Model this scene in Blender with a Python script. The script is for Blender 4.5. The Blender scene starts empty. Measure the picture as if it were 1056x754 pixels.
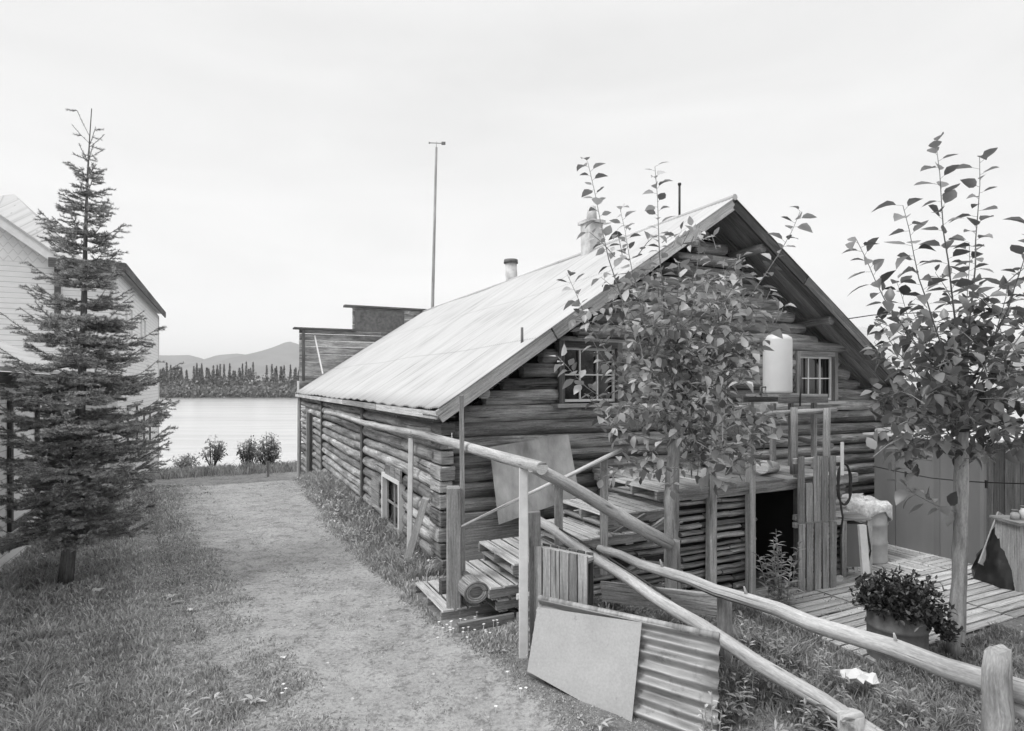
import bpy, math, random
import numpy as np
from mathutils import Vector, Matrix
random.seed(7); RNG = np.random.default_rng(11)
V = Vector
sc = bpy.context.scene
COL = sc.collection
R = math.radians

# ------------------------------------------------------------------ camera / frame
F = 620.0; CX = 528.0; HY = 397.0; CAMZ = 2.5
cd = bpy.data.cameras.new('camera'); cam = bpy.data.objects.new('camera', cd); COL.objects.link(cam)
cam.location = (0, 0, CAMZ); cam.rotation_euler = (R(90), 0, 0)
cd.sensor_width = 36; cd.lens = 36 * F / 1056; cd.shift_y = (HY - 377) / 1056; cd.clip_end = 20000; cd.clip_start = 0.05
sc.camera = cam
def P(px, py, Y): return V(((px - CX) / F * Y, Y, CAMZ - (py - HY) / F * Y))
def PZ(px, py, z):
    Y = (CAMZ - z) * F / (py - HY); return V(((px - CX) / F * Y, Y, z))
CO = V((-0.944, 8.0, 0)); ANG = math.atan2(.431, .902)
ca, sa = math.cos(ANG), math.sin(ANG)
def L(t, s, z): return V((CO.x + t * ca - s * sa, CO.y + t * sa + s * ca, z))     # cabin frame -> world
def toL(x, y):
    dx = x - CO.x; dy = y - CO.y; return dx * ca + dy * sa, -dx * sa + dy * ca
Uv = V((-sa, ca, 0)); Vv = V((ca, sa, 0)); Z = V((0, 0, 1))

# ------------------------------------------------------------------ terrain
def sstep(a, b, x):
    t = np.clip((x - a) / (b - a), 0, 1); return t * t * (3 - 2 * t)
def wob(x, y, k=1.0, ph=0.0):
    return (np.sin(x * 1.7 * k + ph) * np.cos(y * 1.3 * k + 1.1 + ph) + .6 * np.sin(x * 3.9 * k + y * 2.7 * k + ph * 2) + .4 * np.cos(y * 6.1 * k - x * 5.3 * k + ph * 3)) / 2
def terrain(x, y):
    x = np.asarray(x, float); y = np.asarray(y, float)
    t, s = toL(x, y)
    z = -0.28 * sstep(.8, 3.0, t) * sstep(1.0, -.5, s - 0.0)
    z = z - 0.95 * sstep(8.5, 14.8, s)
    z = z - 5.2 * sstep(19.0, 33.0, s)
    far = sstep(286, 300, y)
    z = z * (1 - far) + far * (-3.6 + 2.2 * sstep(300, 340, y))
    z = z - .16 * np.exp(-(((x - 1.25) / .55) ** 2 + ((y - 4.05) / .5) ** 2))
    near = sstep(40, 20, np.hypot(x, y))
    lane = path_mask(x, y)
    z = z + near * (0.025 * wob(x, y, 1.1) + .014 * wob(x, y, 4.3, 2)) * (1 - .3 * lane)
    z = z + near * .05 * (1 - lane) * sstep(20, 14, s)
    return z
def path_mask(x, y):
    x = np.asarray(x, float); y = np.asarray(y, float)
    yr = [0, 4.3, 5.1, 6.1, 7.6, 10.5, 16, 21]
    xr = [1.6, .4, -.02, -.72, -1.6, -3.2, -5.7, -7.6]
    xl = [1.0, -1.75, -2.3, -3.1, -4.1, -5.8, -8.7, -11.4]
    r = np.interp(y, yr, xr); l = np.interp(y, yr, xl)
    n = .22 * wob(x, y, 1.3, 5) + .12 * wob(x, y, 4.0, 1)
    m = sstep(-.9, .9, x - l + n * 2.6) * sstep(-.12, .22, r - x + n * .6)
    t, s = toL(x, y)
    road = sstep(14.6, 15.3, s + n * .5) * sstep(18.0, 17.3, s + n * .5)
    m = m * (1 - .55 * sstep(12.5, 14.2, s)) * (1 - .35 * sstep(.1, .8, wob(x, y, .55, 9)))
    m = np.where(s > 15.2, road, np.maximum(m * sstep(19, 17, s), road))
    return m
def tz(x, y): return float(terrain(x, y))

# ------------------------------------------------------------------ mesh builder
class MB:
    def __init__(s): s.v = []; s.f = []; s.uv = []; s.t = []; s.sm = []
    def face(s, idx, uv, tone, smooth=False):
        s.f.append(idx); s.uv.extend(uv); s.t.append(tone); s.sm.append(smooth)
    def box(s, c, ax, ay, az, jit=0.0, tone=None, uo=None):
        """parallelepiped, c centre, full edge vectors"""
        c = V(c); ax, ay, az = V(ax), V(ay), V(az)
        tone = random.random() if tone is None else tone
        ls = [ax.length, ay.length, az.length]; g = ls.index(max(ls))
        o = random.random() * 40, random.random() * 40
        b = len(s.v); cs = []
        for k in (-.5, .5):
            for j in (-.5, .5):
                for i in (-.5, .5):
                    p = c + ax * i + ay * j + az * k
                    if jit: p = p + V((random.uniform(-jit, jit), random.uniform(-jit, jit), random.uniform(-jit, jit)))
                    s.v.append(p); cs.append((i * ls[0], j * ls[1], k * ls[2]))
        fl = [((0, 2, 3, 1), (0, 1)), ((4, 5, 7, 6), (0, 1)), ((0, 1, 5, 4), (0, 2)), ((2, 6, 7, 3), (0, 2)), ((0, 4, 6, 2), (1, 2)), ((1, 3, 7, 5), (1, 2))]
        flip = ax.cross(ay).dot(az) < 0
        for n, (q, (p0, p1)) in enumerate(fl):
            if p1 == g: p0, p1 = p1, p0
            if flip: q = q[::-1]
            s.face([b + i for i in q], [(cs[i][p0] + o[0] + n * .0, cs[i][p1] + o[1] + n * .37) for i in q], tone)
    def beam(s, p0, p1, w, h, up=Z, jit=0.0, tone=None):
        p0 = V(p0); p1 = V(p1); d = p1 - p0; side = d.cross(V(up)).normalized(); u2 = side.cross(d).normalized()
        s.box((p0 + p1) / 2, d, side * w, u2 * h, jit, tone)
    def poly(s, pts, thick, tone=None, uvax=None):
        """closed convex-ish outline extruded by vector thick (solid)"""
        tone = random.random() if tone is None else tone
        thick = V(thick); b = len(s.v); n = len(pts); pts = [V(p) for p in pts]
        a0 = (uvax if uvax else (pts[1] - pts[0])).normalized(); nn = thick.normalized(); a1 = nn.cross(a0)
        for p in pts: s.v.append(p)
        for p in pts: s.v.append(p + thick)
        uvf = lambda p: (p.dot(a0), p.dot(a1))
        nrm = V((0, 0, 0))
        for i in range(n): nrm += pts[i].cross(pts[(i + 1) % n])
        pos = nrm.dot(thick) < 0     # front outline already faces away from thick
        q = list(range(n)); q = q if pos else q[::-1]
        s.face([b + i for i in q], [uvf(pts[i]) for i in q], tone)
        q2 = q[::-1]
        s.face([b + n + i for i in q2], [uvf(pts[i]) for i in q2], tone)
        for i in range(n):
            j = (i + 1) % n
            if pos: f = [b + j, b + i, b + n + i, b + n + j]
            else: f = [b + i, b + j, b + n + j, b + n + i]
            l = (pts[i] - pts[j]).length; h = thick.length
            s.face(f, [(0, 0), (l, 0), (l, h), (0, h)], tone)
    def tube(s, pts, rad, n=10, jit=0.0, tone=None, cap=True, smooth=True, sq=0.0):
        pts = [V(p) for p in pts]
        if not hasattr(rad, '__len__'): rad = [rad] * len(pts)
        tone = random.random() if tone is None else tone
        uo, vo = random.random() * 40, random.random() * 40
        d = (pts[1] - pts[0]).normalized(); a = d.cross(Z)
        if a.length < .05: a = d.cross(V((1, 0, 0)))
        a.normalize(); rings = []; ln = 0
        for i, p in enumerate(pts):
            if i: ln += (p - pts[i - 1]).length
            d = ((pts[min(i + 1, len(pts) - 1)] - pts[max(i - 1, 0)])).normalized()
            a = (a - d * a.dot(d)).normalized(); bb = d.cross(a)
            base = len(s.v); uvr = []
            for k in range(n):
                th = 2 * math.pi * k / n
                r = rad[i] * (1 + random.uniform(-jit, jit))
                if sq: r *= 1 + sq * math.cos(4 * th)
                s.v.append(p + (a * math.cos(th) + bb * math.sin(th)) * r)
            rings.append((base, ln))
        r0 = max(rad)
        for (b0, l0), (b1, l1) in zip(rings, rings[1:]):
            for k in range(n):
                k2 = (k + 1) % n
                v0 = 2 * math.pi * r0 * k / n + vo; v1 = 2 * math.pi * r0 * (k + 1) / n + vo
                s.face([b0 + k, b0 + k2, b1 + k2, b1 + k], [(l0 + uo, v0), (l0 + uo, v1), (l1 + uo, v1), (l1 + uo, v0)], tone, smooth)
        if cap:
            for (b, l), rev in ((rings[0], True), (rings[-1], False)):
                q = list(range(n)); q = q[::-1] if rev else q
                s.face([b + k for k in q], [(uo + .1 * math.cos(6.283 * k / n), vo + r0 * math.sin(6.283 * k / n)) for k in q], min(1, tone + .15))
    def log(s, p0, p1, r, n=10, seg=.5, jit=.05, bow=.015, tone=None, taper=.1, sq=0.0):
        p0 = V(p0); p1 = V(p1); m = max(2, int((p1 - p0).length / seg) + 1)
        pts = []; rr = []; ph = random.random() * 6
        for i in range(m + 1):
            f = i / m; q = p0.lerp(p1, f)
            q = q + V((0, 0, 1)) * bow * math.sin(ph + f * 5) + V((random.uniform(-1, 1), random.uniform(-1, 1), random.uniform(-1, 1))) * bow * .4
            pts.append(q); rr.append(r * (1 + taper * (.5 - f)) * random.uniform(.96, 1.04))
        s.tube(pts, rr, n, jit, tone, True, True, sq)
    def leaf(s, base, d, nrm, ln, w, tone=None, fold=.35, curl=.25):
        tone = random.random() if tone is None else tone
        d = V(d).normalized(); side = d.cross(V(nrm))
        if side.length < 1e-3: side = d.cross(V((1, .3, .2)))
        side.normalize(); up = side.cross(d)
        b = len(s.v); prof = [(0, .0), (.16, .62), (.42, 1.0), (.72, .66), (1.0, 0)]
        P0 = V(base); mid = []
        for f, ww in prof:
            c = P0 + d * (ln * f) - up * (curl * ln * f * f)
            if ww == 0: s.v.append(c); mid.append((len(s.v) - 1,))
            else:
                o = side * (w * .5 * ww); l = up * (fold * w * .5 * ww)
                s.v.append(c); s.v.append(c + o + l); s.v.append(c - o + l); m = len(s.v)
                mid.append((m - 3, m - 2, m - 1))
        def fc(ix): s.face(ix, [(0.01 * k, 0.01 * k) for k in range(len(ix))], tone, True)
        fc([mid[0][0], mid[1][0], mid[1][1]]); fc([mid[0][0], mid[1][2], mid[1][0]])
        for i in (1, 2):
            A, B = mid[i], mid[i + 1]
            fc([A[0], B[0], B[1], A[1]]); fc([A[2], B[2], B[0], A[0]])
        A = mid[3]; T = mid[4][0]
        fc([A[0], T, A[1]]); fc([A[2], T, A[0]])
    def build(s, name, mat, parent=None, loc=None, local=False, bevel=0):
        me = bpy.data.meshes.new(name)
        vs = s.v
        if parent is not None and not local:
            mi = Matrix.Translation(parent.location) @ Matrix.Rotation(parent.rotation_euler.z, 4, 'Z'); mi = mi.inverted()
            vs = [mi @ v for v in vs]
        elif parent is None:
            lo = V(loc) if loc is not None else V((0, 0, 0)); vs = [v - lo for v in vs]
        me.from_pydata([tuple(v) for v in vs], [], s.f)
        me.uv_layers.new(name='UVMap').data.foreach_set('uv', np.array(s.uv, dtype=np.float32).ravel())
        at = me.attributes.new('tone', 'FLOAT', 'FACE'); at.data.foreach_set('value', np.array(s.t, dtype=np.float32))
        me.polygons.foreach_set('use_smooth', s.sm)
        me.materials.append(mat); me.update()
        o = bpy.data.objects.new(name, me); COL.objects.link(o)
        if parent is not None: o.parent = parent
        elif loc is not None: o.location = loc
        if bevel:
            m = o.modifiers.new('bevel', 'BEVEL'); m.width = bevel; m.segments = 1; m.limit_method = 'ANGLE'
        return o
def tag(o, label=None, cat=None, group=None, kind=None):
    if label: o['label'] = label
    if cat: o['category'] = cat
    if group: o['group'] = group
    if kind: o['kind'] = kind
    return o
def thing(name, label, cat, loc=(0, 0, 0), rz=0, group=None):
    o = bpy.data.objects.new(name, None); COL.objects.link(o); o.location = loc; o.rotation_euler = (0, 0, rz); o.empty_display_size = .2
    return tag(o, label, cat, group)
def copy_tree(o, parent=None):
    c = o.copy(); COL.objects.link(c)
    if parent: c.parent = parent
    for ch in list(o.children): copy_tree(ch, c)
    return c
def npmesh(name, verts, faces_v, nper, tone, mat, parent=None, loc=(0, 0, 0), smooth=False):
    """verts Nx3, faces_v M x nper"""
    me = bpy.data.meshes.new(name); nf = len(faces_v)
    me.vertices.add(len(verts)); me.vertices.foreach_set('co', (verts - np.array(loc)).astype(np.float32).ravel())
    me.loops.add(nf * nper); me.loops.foreach_set('vertex_index', faces_v.astype(np.int32).ravel())
    me.polygons.add(nf); me.polygons.foreach_set('loop_start', np.arange(0, nf * nper, nper, dtype=np.int32))
    me.polygons.foreach_set('loop_total', np.full(nf, nper, dtype=np.int32))
    at = me.attributes.new('tone', 'FLOAT', 'FACE'); at.data.foreach_set('value', tone.astype(np.float32))
    if smooth: me.polygons.foreach_set('use_smooth', np.ones(nf, bool))
    me.materials.append(mat); me.update(calc_edges=True); me.validate()
    o = bpy.data.objects.new(name, me); COL.objects.link(o)
    if parent: o.parent = parent
    else: o.location = loc
    return o

# ------------------------------------------------------------------ materials (all grey: a black-and-white photograph)
class NT:
    def __init__(s, name):
        s.m = bpy.data.materials.new(name); s.m.use_nodes = True; s.n = s.m.node_tree; s.n.nodes.clear()
        s.out = s.add('ShaderNodeOutputMaterial'); s.b = s.add('ShaderNodeBsdfPrincipled'); s.ln(s.b.outputs[0], s.out.inputs[0])
    def add(s, t, **k):
        n = s.n.nodes.new(t)
        for a, v in k.items(): setattr(n, a, v)
        return n
    def ln(s, a, b): s.n.links.new(a, b)
    def math(s, op, a, b=None, c=None, clamp=False):
        n = s.add('ShaderNodeMath', operation=op); n.use_clamp = clamp
        for i, x in enumerate((a, b, c)):
            if x is None: continue
            if hasattr(x, 'links'): s.ln(x, n.inputs[i])
            else: n.inputs[i].default_value = x
        return n.outputs[0]
    def ramp(s, x, pts):
        n = s.add('ShaderNodeValToRGB'); e = n.color_ramp.elements
        while len(e) < len(pts): e.new(.5)
        for el, (p, g) in zip(e, pts): el.position = p; el.color = (g, g, g, 1)
        s.ln(x, n.inputs[0]); return n.outputs[0]
    def noise(s, vec, scale, det=4, rough=.55, dist=0):
        n = s.add('ShaderNodeTexNoise'); n.inputs['Scale'].default_value = scale; n.inputs['Detail'].default_value = det
        n.inputs['Roughness'].default_value = rough; n.inputs['Distortion'].default_value = dist
        if vec is not None: s.ln(vec, n.inputs['Vector'])
        return n.outputs['Fac']
    def mapping(s, vec, sc_):
        n = s.add('ShaderNodeMapping'); n.inputs['Scale'].default_value = sc_; s.ln(vec, n.inputs['Vector']); return n.outputs[0]
    def uv(s): return s.add('ShaderNodeTexCoord').outputs['UV']
    def obj(s): return s.add('ShaderNodeTexCoord').outputs['Object']
    def pos(s): return s.add('ShaderNodeNewGeometry').outputs['Position']
    def tone(s): return s.add('ShaderNodeAttribute', attribute_name='tone').outputs['Fac']
    def bump(s, h, st, dist=.01):
        n = s.add('ShaderNodeBump'); n.inputs['Strength'].default_value = st; n.inputs['Distance'].default_value = dist
        s.ln(h, n.inputs['Height']); s.ln(n.outputs[0], s.b.inputs['Normal'])
    def color(s, x): s.ln(x, s.b.inputs['Base Color'])
    def rough(s, r, spec=.3): s.b.inputs['Roughness'].default_value = r; s.b.inputs['Specular IOR Level'].default_value = spec
    def metal(s, m): s.b.inputs['Metallic'].default_value = m

def wood(name, lo, hi, tvar=.5, grain=40, rough=.85, bump=.5, spots=0.0, blotch=.5, pale=0.0):
    m = NT(name); u = m.uv()
    g = m.noise(m.mapping(u, (1.6, grain, 1)), 1.0, 5, .65, .4)
    g2 = m.noise(m.mapping(u, (6, grain * 3, 1)), 1.0, 3, .6)
    bl = m.noise(m.mapping(u, (1.1, 5, 1)), 1.0, 4, .6)
    x = m.math('ADD', m.math('MULTIPLY', g, .6), m.math('MULTIPLY', g2, .4))
    x = m.math('ADD', m.math('MULTIPLY', x, 1 - blotch * .5), m.math('MULTIPLY', bl, blotch * .5))
    c = m.ramp(x, [(.36, lo * .8), (.5, (lo + hi) / 2), (.63, hi * 1.05)])
    ck = m.noise(m.mapping(u, (.9, grain * 1.3, 1)), 1.0, 3, .55, .6)
    c = m.math('MULTIPLY', c, m.ramp(ck, [(.31, .25), (.37, 1), (1, 1)]))
    wb = m.noise(m.mapping(u, (.5, 1.4, 1)), 1.0, 3, .5)
    c = m.math('MULTIPLY', c, m.ramp(wb, [(.35, .62), (.65, 1.0)]))
    c = m.math('MULTIPLY', c, 1.2)
    gr = m.noise(m.mapping(u, (30, 90, 1)), 1.0, 2, .6)
    c = m.math('MULTIPLY', c, m.math('ADD', .62, m.math('MULTIPLY', gr, .76)))
    if pale:
        pp = m.noise(m.mapping(u, (1.6, 7, 1)), 1.0, 5, .7, .8)
        c = m.math('ADD', c, m.math('MULTIPLY', m.ramp(pp, [(.56, 0), (.68, 1)]), pale))
    t = m.math('ADD', m.math('MULTIPLY', m.tone(), tvar), 1 - tvar * .5)
    c = m.math('MULTIPLY', c, t)
    if spots:
        vo = m.add('ShaderNodeTexVoronoi'); vo.inputs['Scale'].default_value = 1.0
        m.ln(m.mapping(u, (2.2, 9, 1)), vo.inputs['Vector'])
        k = m.ramp(vo.outputs['Distance'], [(.06, 1 - spots), (.14, 1)])
        c = m.math('MULTIPLY', c, k)
    m.color(c); m.rough(rough, .2); m.bump(m.math('ADD', x, m.math('MULTIPLY', m.ramp(ck, [(.31, 0), (.4, 1)]), .5)), bump, .02)
    return m.m
M = {}
M['log'] = wood('weathered_log', .07, .50, .95, 30, bump=1.0, spots=.5, blotch=1.0, pale=.20)
M['logside'] = wood('weathered_side_log', .09, .50, .8, 30, bump=1.0, spots=.4, blotch=1.0, pale=.22)
M['dark'] = wood('dark_stained_wood', .045, .18, .6, pale=.05)
M['mid'] = wood('grey_weathered_wood', .15, .40, .5, spots=.2)
M['slab'] = wood('split_slab_wood', .12, .55, .9, 26, bump=1.0, spots=.3, blotch=1.0, pale=.2)
M['pale'] = wood('pale_board_wood', .30, .62, .4, spots=.15)
M['pallet'] = wood('pallet_wood', .26, .58, .45, 30, spots=.2)
M['peeled'] = wood('peeled_pole_wood', .24, .50, .25, 16, .8, .6, .55, .8, .10)
M['barkpost'] = wood('barky_post_wood', .16, .46, .2, 9, .9, 1.0, .5, 1.0, .22)
M['peeldk'] = wood('dark_pole_wood', .14, .34, .4, 16, .8, .5, .4)  # darker tone of the peeled pole wood
M['bark'] = wood('sapling_bark', .18, .42, .2, 8, .85, .5, .3)
M['sprucebark'] = wood('spruce_bark', .07, .24, .3, 14, .95, .9)
def plain(name, g, var=.15, scale=3, rough=.6, bump=0, metal=0, spec=.4, tvar=0, streak=None, bscale=40):
    m = NT(name); o = m.obj()
    if streak: o = m.mapping(o, streak)
    n = m.noise(o, scale, 5, .6)
    c = m.ramp(n, [(.3, g * (1 - var)), (.7, g * (1 + var))])
    if tvar: c = m.math('MULTIPLY', c, m.math('ADD', m.math('MULTIPLY', m.tone(), tvar), 1 - tvar * .5))
    m.color(c); m.rough(rough, spec); m.metal(metal)
    if bump: m.bump(m.noise(m.obj(), bscale, 4), bump, .01)
    return m.m
M['white'] = plain('white_paint', .74, .08, 6, .6, .1)
M['whitepost'] = plain('white_post_paint', .62, .12, 9, .65, .2, tvar=.1)
M['glass'] = plain('dark_window_glass', .018, .3, 4, .08, 0, 0, .6)
M['black'] = plain('shade_black', .012, .3, 3, .9)  # near-black that paints in the shade of wall gaps and doorway
M['tar'] = plain('black_plastic', .015, .4, 8, .3, .6, 0, .5, bscale=9)
M['ply'] = plain('weathered_plywood', .34, .4, 4, .85, .35, streak=(1, 1, .35), bscale=60)
def mat_panel():
    m = NT('grey_hardboard'); p = m.obj()
    c = m.ramp(m.noise(p, 2.5, 5, .6), [(.3, .33), (.7, .42)])
    c = m.math('MULTIPLY', c, m.ramp(m.noise(m.mapping(p, (14, 14, 3)), 1, 4, .7), [(.28, .78), (.36, 1), (.68, 1), (.76, 1.3)]))
    c = m.math('MULTIPLY', c, m.ramp(m.noise(p, 60, 2, .6), [(.3, .9), (.7, 1.06)]))
    m.color(c); m.rough(.55, .35); m.bump(m.noise(p, 5, 3), .25, .02); return m.m
M['panel'] = mat_panel()
M['shed'] = plain('brown_painted_plywood', .16, .2, 1.5, .7, .1, tvar=.3, streak=(1, 1, .3))
M['drum'] = plain('painted_steel_drum', .34, .18, 5, .5, .1, .0)
M['tub'] = plain('rusty_steel_drum', .12, .3, 6, .7, .3, 0, tvar=.2)
M['tank'] = plain('white_enamel', .60, .04, 5, .35)
M['cloth'] = plain('pale_patterned_cloth', .62, .35, 22, .95, .6, bscale=24)
M['paper'] = plain('white_paper', .6, .05, 6, .8)
M['wire'] = plain('dark_wire', .03, .2, 5, .6)
M['rust'] = plain('dark_stovepipe', .13, .4, 8, .7, .3)
M['flue'] = plain('whitewashed_flue', .50, .3, 5, .85, .3)
M['flower'] = plain('white_petals', .8, .05, 5, .8)
def leafmat(name, lo, hi, tvar, trans=.25):
    m = NT(name)
    c = m.ramp(m.tone(), [(0, lo), (1, hi)])
    c = m.math('MULTIPLY', c, m.math('ADD', .75, m.math('MULTIPLY', m.noise(m.obj(), 9, 2), .5)))
    m.color(c); m.rough(.38, .5)
    tr = m.add('ShaderNodeBsdfTranslucent'); m.ln(c, tr.inputs[0]); mx = m.add('ShaderNodeMixShader'); mx.inputs[0].default_value = trans
    m.ln(m.b.outputs[0], mx.inputs[1]); m.ln(tr.outputs[0], mx.inputs[2]); m.ln(mx.outputs[0], m.out.inputs[0])
    return m.m
M['leaf'] = leafmat('sapling_leaf', .10, .55, 1)
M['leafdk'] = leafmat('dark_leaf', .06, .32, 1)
M['potleaf'] = leafmat('potted_plant_leaf', .015, .09, 1)
M['needle'] = leafmat('spruce_needle', .13, .62, 1, .15)
M['grass'] = leafmat('grass_blade', .18, .68, 1)
M['farleaf'] = leafmat('far_wood_leaf', .11, .28, 1)
M['farcon'] = leafmat('far_conifer_needle', .12, .30, 1)
M['bush'] = leafmat('shrub_leaf', .16, .62, 1, .4)
def mat_siding():
    m = NT('white_wood_siding'); u = m.uv()
    sep = m.add('ShaderNodeSeparateXYZ'); m.ln(u, sep.inputs[0])
    fr = m.math('FRACT', m.math('DIVIDE', sep.outputs[1], .125))
    line = m.ramp(fr, [(0, .45), (.06, .62), (.12, 1), (1, 1)])
    n = m.noise(m.mapping(u, (1, 4, 1)), 2.5, 5)
    c = m.math('MULTIPLY', m.ramp(n, [(.3, .76), (.7, .86)]), line)
    m.color(c); m.rough(.7, .3); m.bump(fr, .4, .012); return m.m
def mat_shingle():
    m = NT('fishscale_shingles'); u = m.uv()
    sep = m.add('ShaderNodeSeparateXYZ'); m.ln(u, sep.inputs[0])
    # scalloped rows: v offset by |sin| of u, alternate rows shifted half a width
    w = .2; h = .17
    row = m.math('FLOOR', m.math('DIVIDE', sep.outputs[1], h))
    sh = m.math('MULTIPLY', m.math('MODULO', row, 2.0), .5)
    a = m.math('FRACT', m.math('ADD', m.math('DIVIDE', sep.outputs[0], w), sh))
    d = m.math('ABSOLUTE', m.math('SUBTRACT', a, .5))
    fr = m.math('FRACT', m.math('DIVIDE', sep.outputs[1], h))
    e = m.math('ABSOLUTE', m.math('SUBTRACT', fr, m.math('MULTIPLY', d, 1.6)))
    line = m.ramp(e, [(0, .74), (.08, .86), (.13, 1)])
    c = m.math('MULTIPLY', m.ramp(m.noise(u, 3, 4), [(.3, .74), (.7, .84)]), line)
    m.color(c); m.rough(.7, .3); m.bump(line, .4, .01); return m.m
M['siding'] = mat_siding(); M['shingle'] = mat_shingle()
def mat_roof(name, g, dirt=.25):
    m = NT(name); u = m.uv()
    st = m.noise(m.mapping(u, (.5, 7, 1)), 1.0, 5, .6)
    bl = m.noise(u, .9, 4)
    sep = m.add('ShaderNodeSeparateXYZ'); m.ln(u, sep.inputs[0])
    fr = m.math('FRACT', m.math('DIVIDE', m.math('ADD', sep.outputs[1], m.math('MULTIPLY', m.noise(m.mapping(u, (.8, .2, 1)), 1, 2), .05)), .82))
    seam = m.ramp(fr, [(0, .62), (.02, .75), (.04, 1), (1, 1)])
    fr2 = m.math('FRACT', m.math('DIVIDE', sep.outputs[0], 2.1))
    seam2 = m.ramp(fr2, [(0, .66), (.010, .8), (.02, 1)])
    c = m.ramp(m.math('ADD', m.math('MULTIPLY', st, .6), m.math('MULTIPLY', bl, .4)), [(.33, g * (1 - dirt * 2)), (.45, g * (1 - dirt * .6)), (.6, g)])
    c = m.math('MULTIPLY', m.math('MULTIPLY', c, seam), seam2)
    fy = m.math('FRACT', m.math('DIVIDE', sep.outputs[1], .228)); fx = m.math('FRACT', m.math('DIVIDE', sep.outputs[0], .7))
    dd = m.math('ADD', m.math('POWER', m.math('MULTIPLY', m.math('SUBTRACT', fy, .5), .228), 2.0), m.math('POWER', m.math('MULTIPLY', m.math('SUBTRACT', fx, .5), .7), 2.0))
    c = m.math('MULTIPLY', c, m.ramp(m.math('MULTIPLY', dd, 1000.0), [(.12, .45), (.3, 1)]))
    rs = m.noise(m.mapping(u, (.35, 11, 1)), 1.0, 4, .6)
    c = m.math('MULTIPLY', c, m.ramp(rs, [(.3, .6), (.4, 1)]))
    m.color(c); m.rough(.5, .4); m.metal(.0); return m.m
M['roof'] = mat_roof('galvanised_roof', .50, .2)
M['roofdark'] = mat_roof('old_roof', .30, .3)
def mat_corr():
    m = NT('dull_corrugated_steel'); u = m.uv()
    c = m.ramp(m.noise(m.mapping(u, (9, 1, 1)), 1.5, 6, .65), [(.34, .17), (.5, .34), (.66, .46)])
    c = m.math('MULTIPLY', c, m.ramp(m.noise(u, 7, 5, .7), [(.32, .55), (.45, 1)]))
    m.color(c); m.rough(.55, .4); m.metal(.25); return m.m
M['corr'] = mat_corr()
def mat_ground():
    m = NT('ground_soil'); p = m.pos()
    a = m.add('ShaderNodeAttribute', attribute_name='path').outputs['Fac']
    nz = m.noise(p, 2.2, 6, .65); nf = m.noise(p, 28, 5, .7); nl = m.noise(p, .6, 4)
    vf = m.noise(p, 160, 2, .6)
    dirt = m.ramp(m.math('ADD', m.math('MULTIPLY', nz, .5), m.math('MULTIPLY', nf, .5)), [(.36, .21), (.48, .315), (.62, .41)])
    dirt = m.math('MULTIPLY', dirt, m.ramp(m.noise(p, 7, 5, .7), [(.34, .62), (.5, 1)]))
    dirt = m.math('MULTIPLY', dirt, m.ramp(vf, [(.3, .80), (.62, 1.10)]))
    turf = m.ramp(m.math('ADD', m.math('MULTIPLY', nz, .4), m.math('MULTIPLY', nf, .6)), [(.32, .10), (.68, .30)])
    far = m.ramp(nl, [(.3, .13), (.7, .2)])
    mx = m.add('ShaderNodeMix', data_type='FLOAT')
    fac = m.math('ADD', a, m.math('MULTIPLY', m.math('SUBTRACT', nf, .5), 2.6))
    fac = m.ramp(fac, [(.25, 0), (.7, 1)])
    m.ln(fac, mx.inputs[0]); m.ln(turf, mx.inputs[2]); m.ln(dirt, mx.inputs[3])
    m.color(mx.outputs[0]); m.rough(.95, .1)
    m.bump(m.math('ADD', nf, m.math('MULTIPLY', vf, .4)), .7, .02); return m.m
M['ground'] = mat_ground()
def mat_water():
    m = NT('silty_river_water'); p = m.pos()
    n = m.noise(m.mapping(p, (.03, .22, 1)), 1, 4)
    m.color(m.ramp(n, [(.35, .44), (.65, .55)])); m.rough(.22, .5)
    m.bump(m.noise(m.mapping(p, (.5, 1.6, 1)), 1, 4), .35, .2); return m.m
M['water'] = mat_water()
def mat_mtn():
    m = NT('mountain_forest'); p = m.pos()
    n = m.noise(p, .006, 6, .6); m.color(m.ramp(n, [(.3, .12), (.7, .2)])); m.rough(1, 0); return m.m
M['mtn'] = mat_mtn()

# ------------------------------------------------------------------ ground, water, hills
def axis(lo, hi, dlo, dhi, st, g):
    c = list(np.arange(dlo, dhi + 1e-6, st))
    x = dhi; d = st
    while x < hi: d *= g; x += d; c.append(x)
    x = dlo; d = st
    while x > lo: d *= g; x -= d; c.insert(0, x)
    return np.array(c)
gx = axis(-7000, 7000, -13, 8, .11, 1.09); gy = axis(-60, 7500, 2.5, 26, .11, 1.06)
GX, GY = np.meshgrid(gx, gy); GZ = terrain(GX, GY)
nx, ny = len(gx), len(gy)
vv = np.stack([GX.ravel(), GY.ravel(), GZ.ravel()], 1)
ii = (np.arange(ny - 1)[:, None] * nx + np.arange(nx - 1)[None, :]).ravel()
ff = np.stack([ii, ii + 1, ii + nx + 1, ii + nx], 1)
gnd = npmesh('ground', vv, ff, 4, np.full(len(ff), .5), M['ground'], smooth=True)
at = gnd.data.attributes.new('path', 'FLOAT', 'POINT'); pm = path_mask(GX, GY)
pm = np.where(GY > 290, 0.0, pm); at.data.foreach_set('value', pm.astype(np.float32).ravel())
tag(gnd, kind='structure')
w = MB(); w.v = [V((-3000, 0, 0)), V((3000, 0, 0)), V((3000, 330, 0)), V((-3000, 330, 0))]
w.v = [V((-2500, -1200, -4.5)), V((2500, 1200, -4.5)), V((2500, 400, -4.5)), V((-2500, 400, -4.5))]
a = L(-2500, 24, -4.5); b = L(2500, 24, -4.5)
w.v = [V((-2300, 315, -4.5)), V((-2300, a.y, -4.5)), V((600, L(600 / ca, 24, 0).y, -4.5)), V((600, 315, -4.5))]
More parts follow.
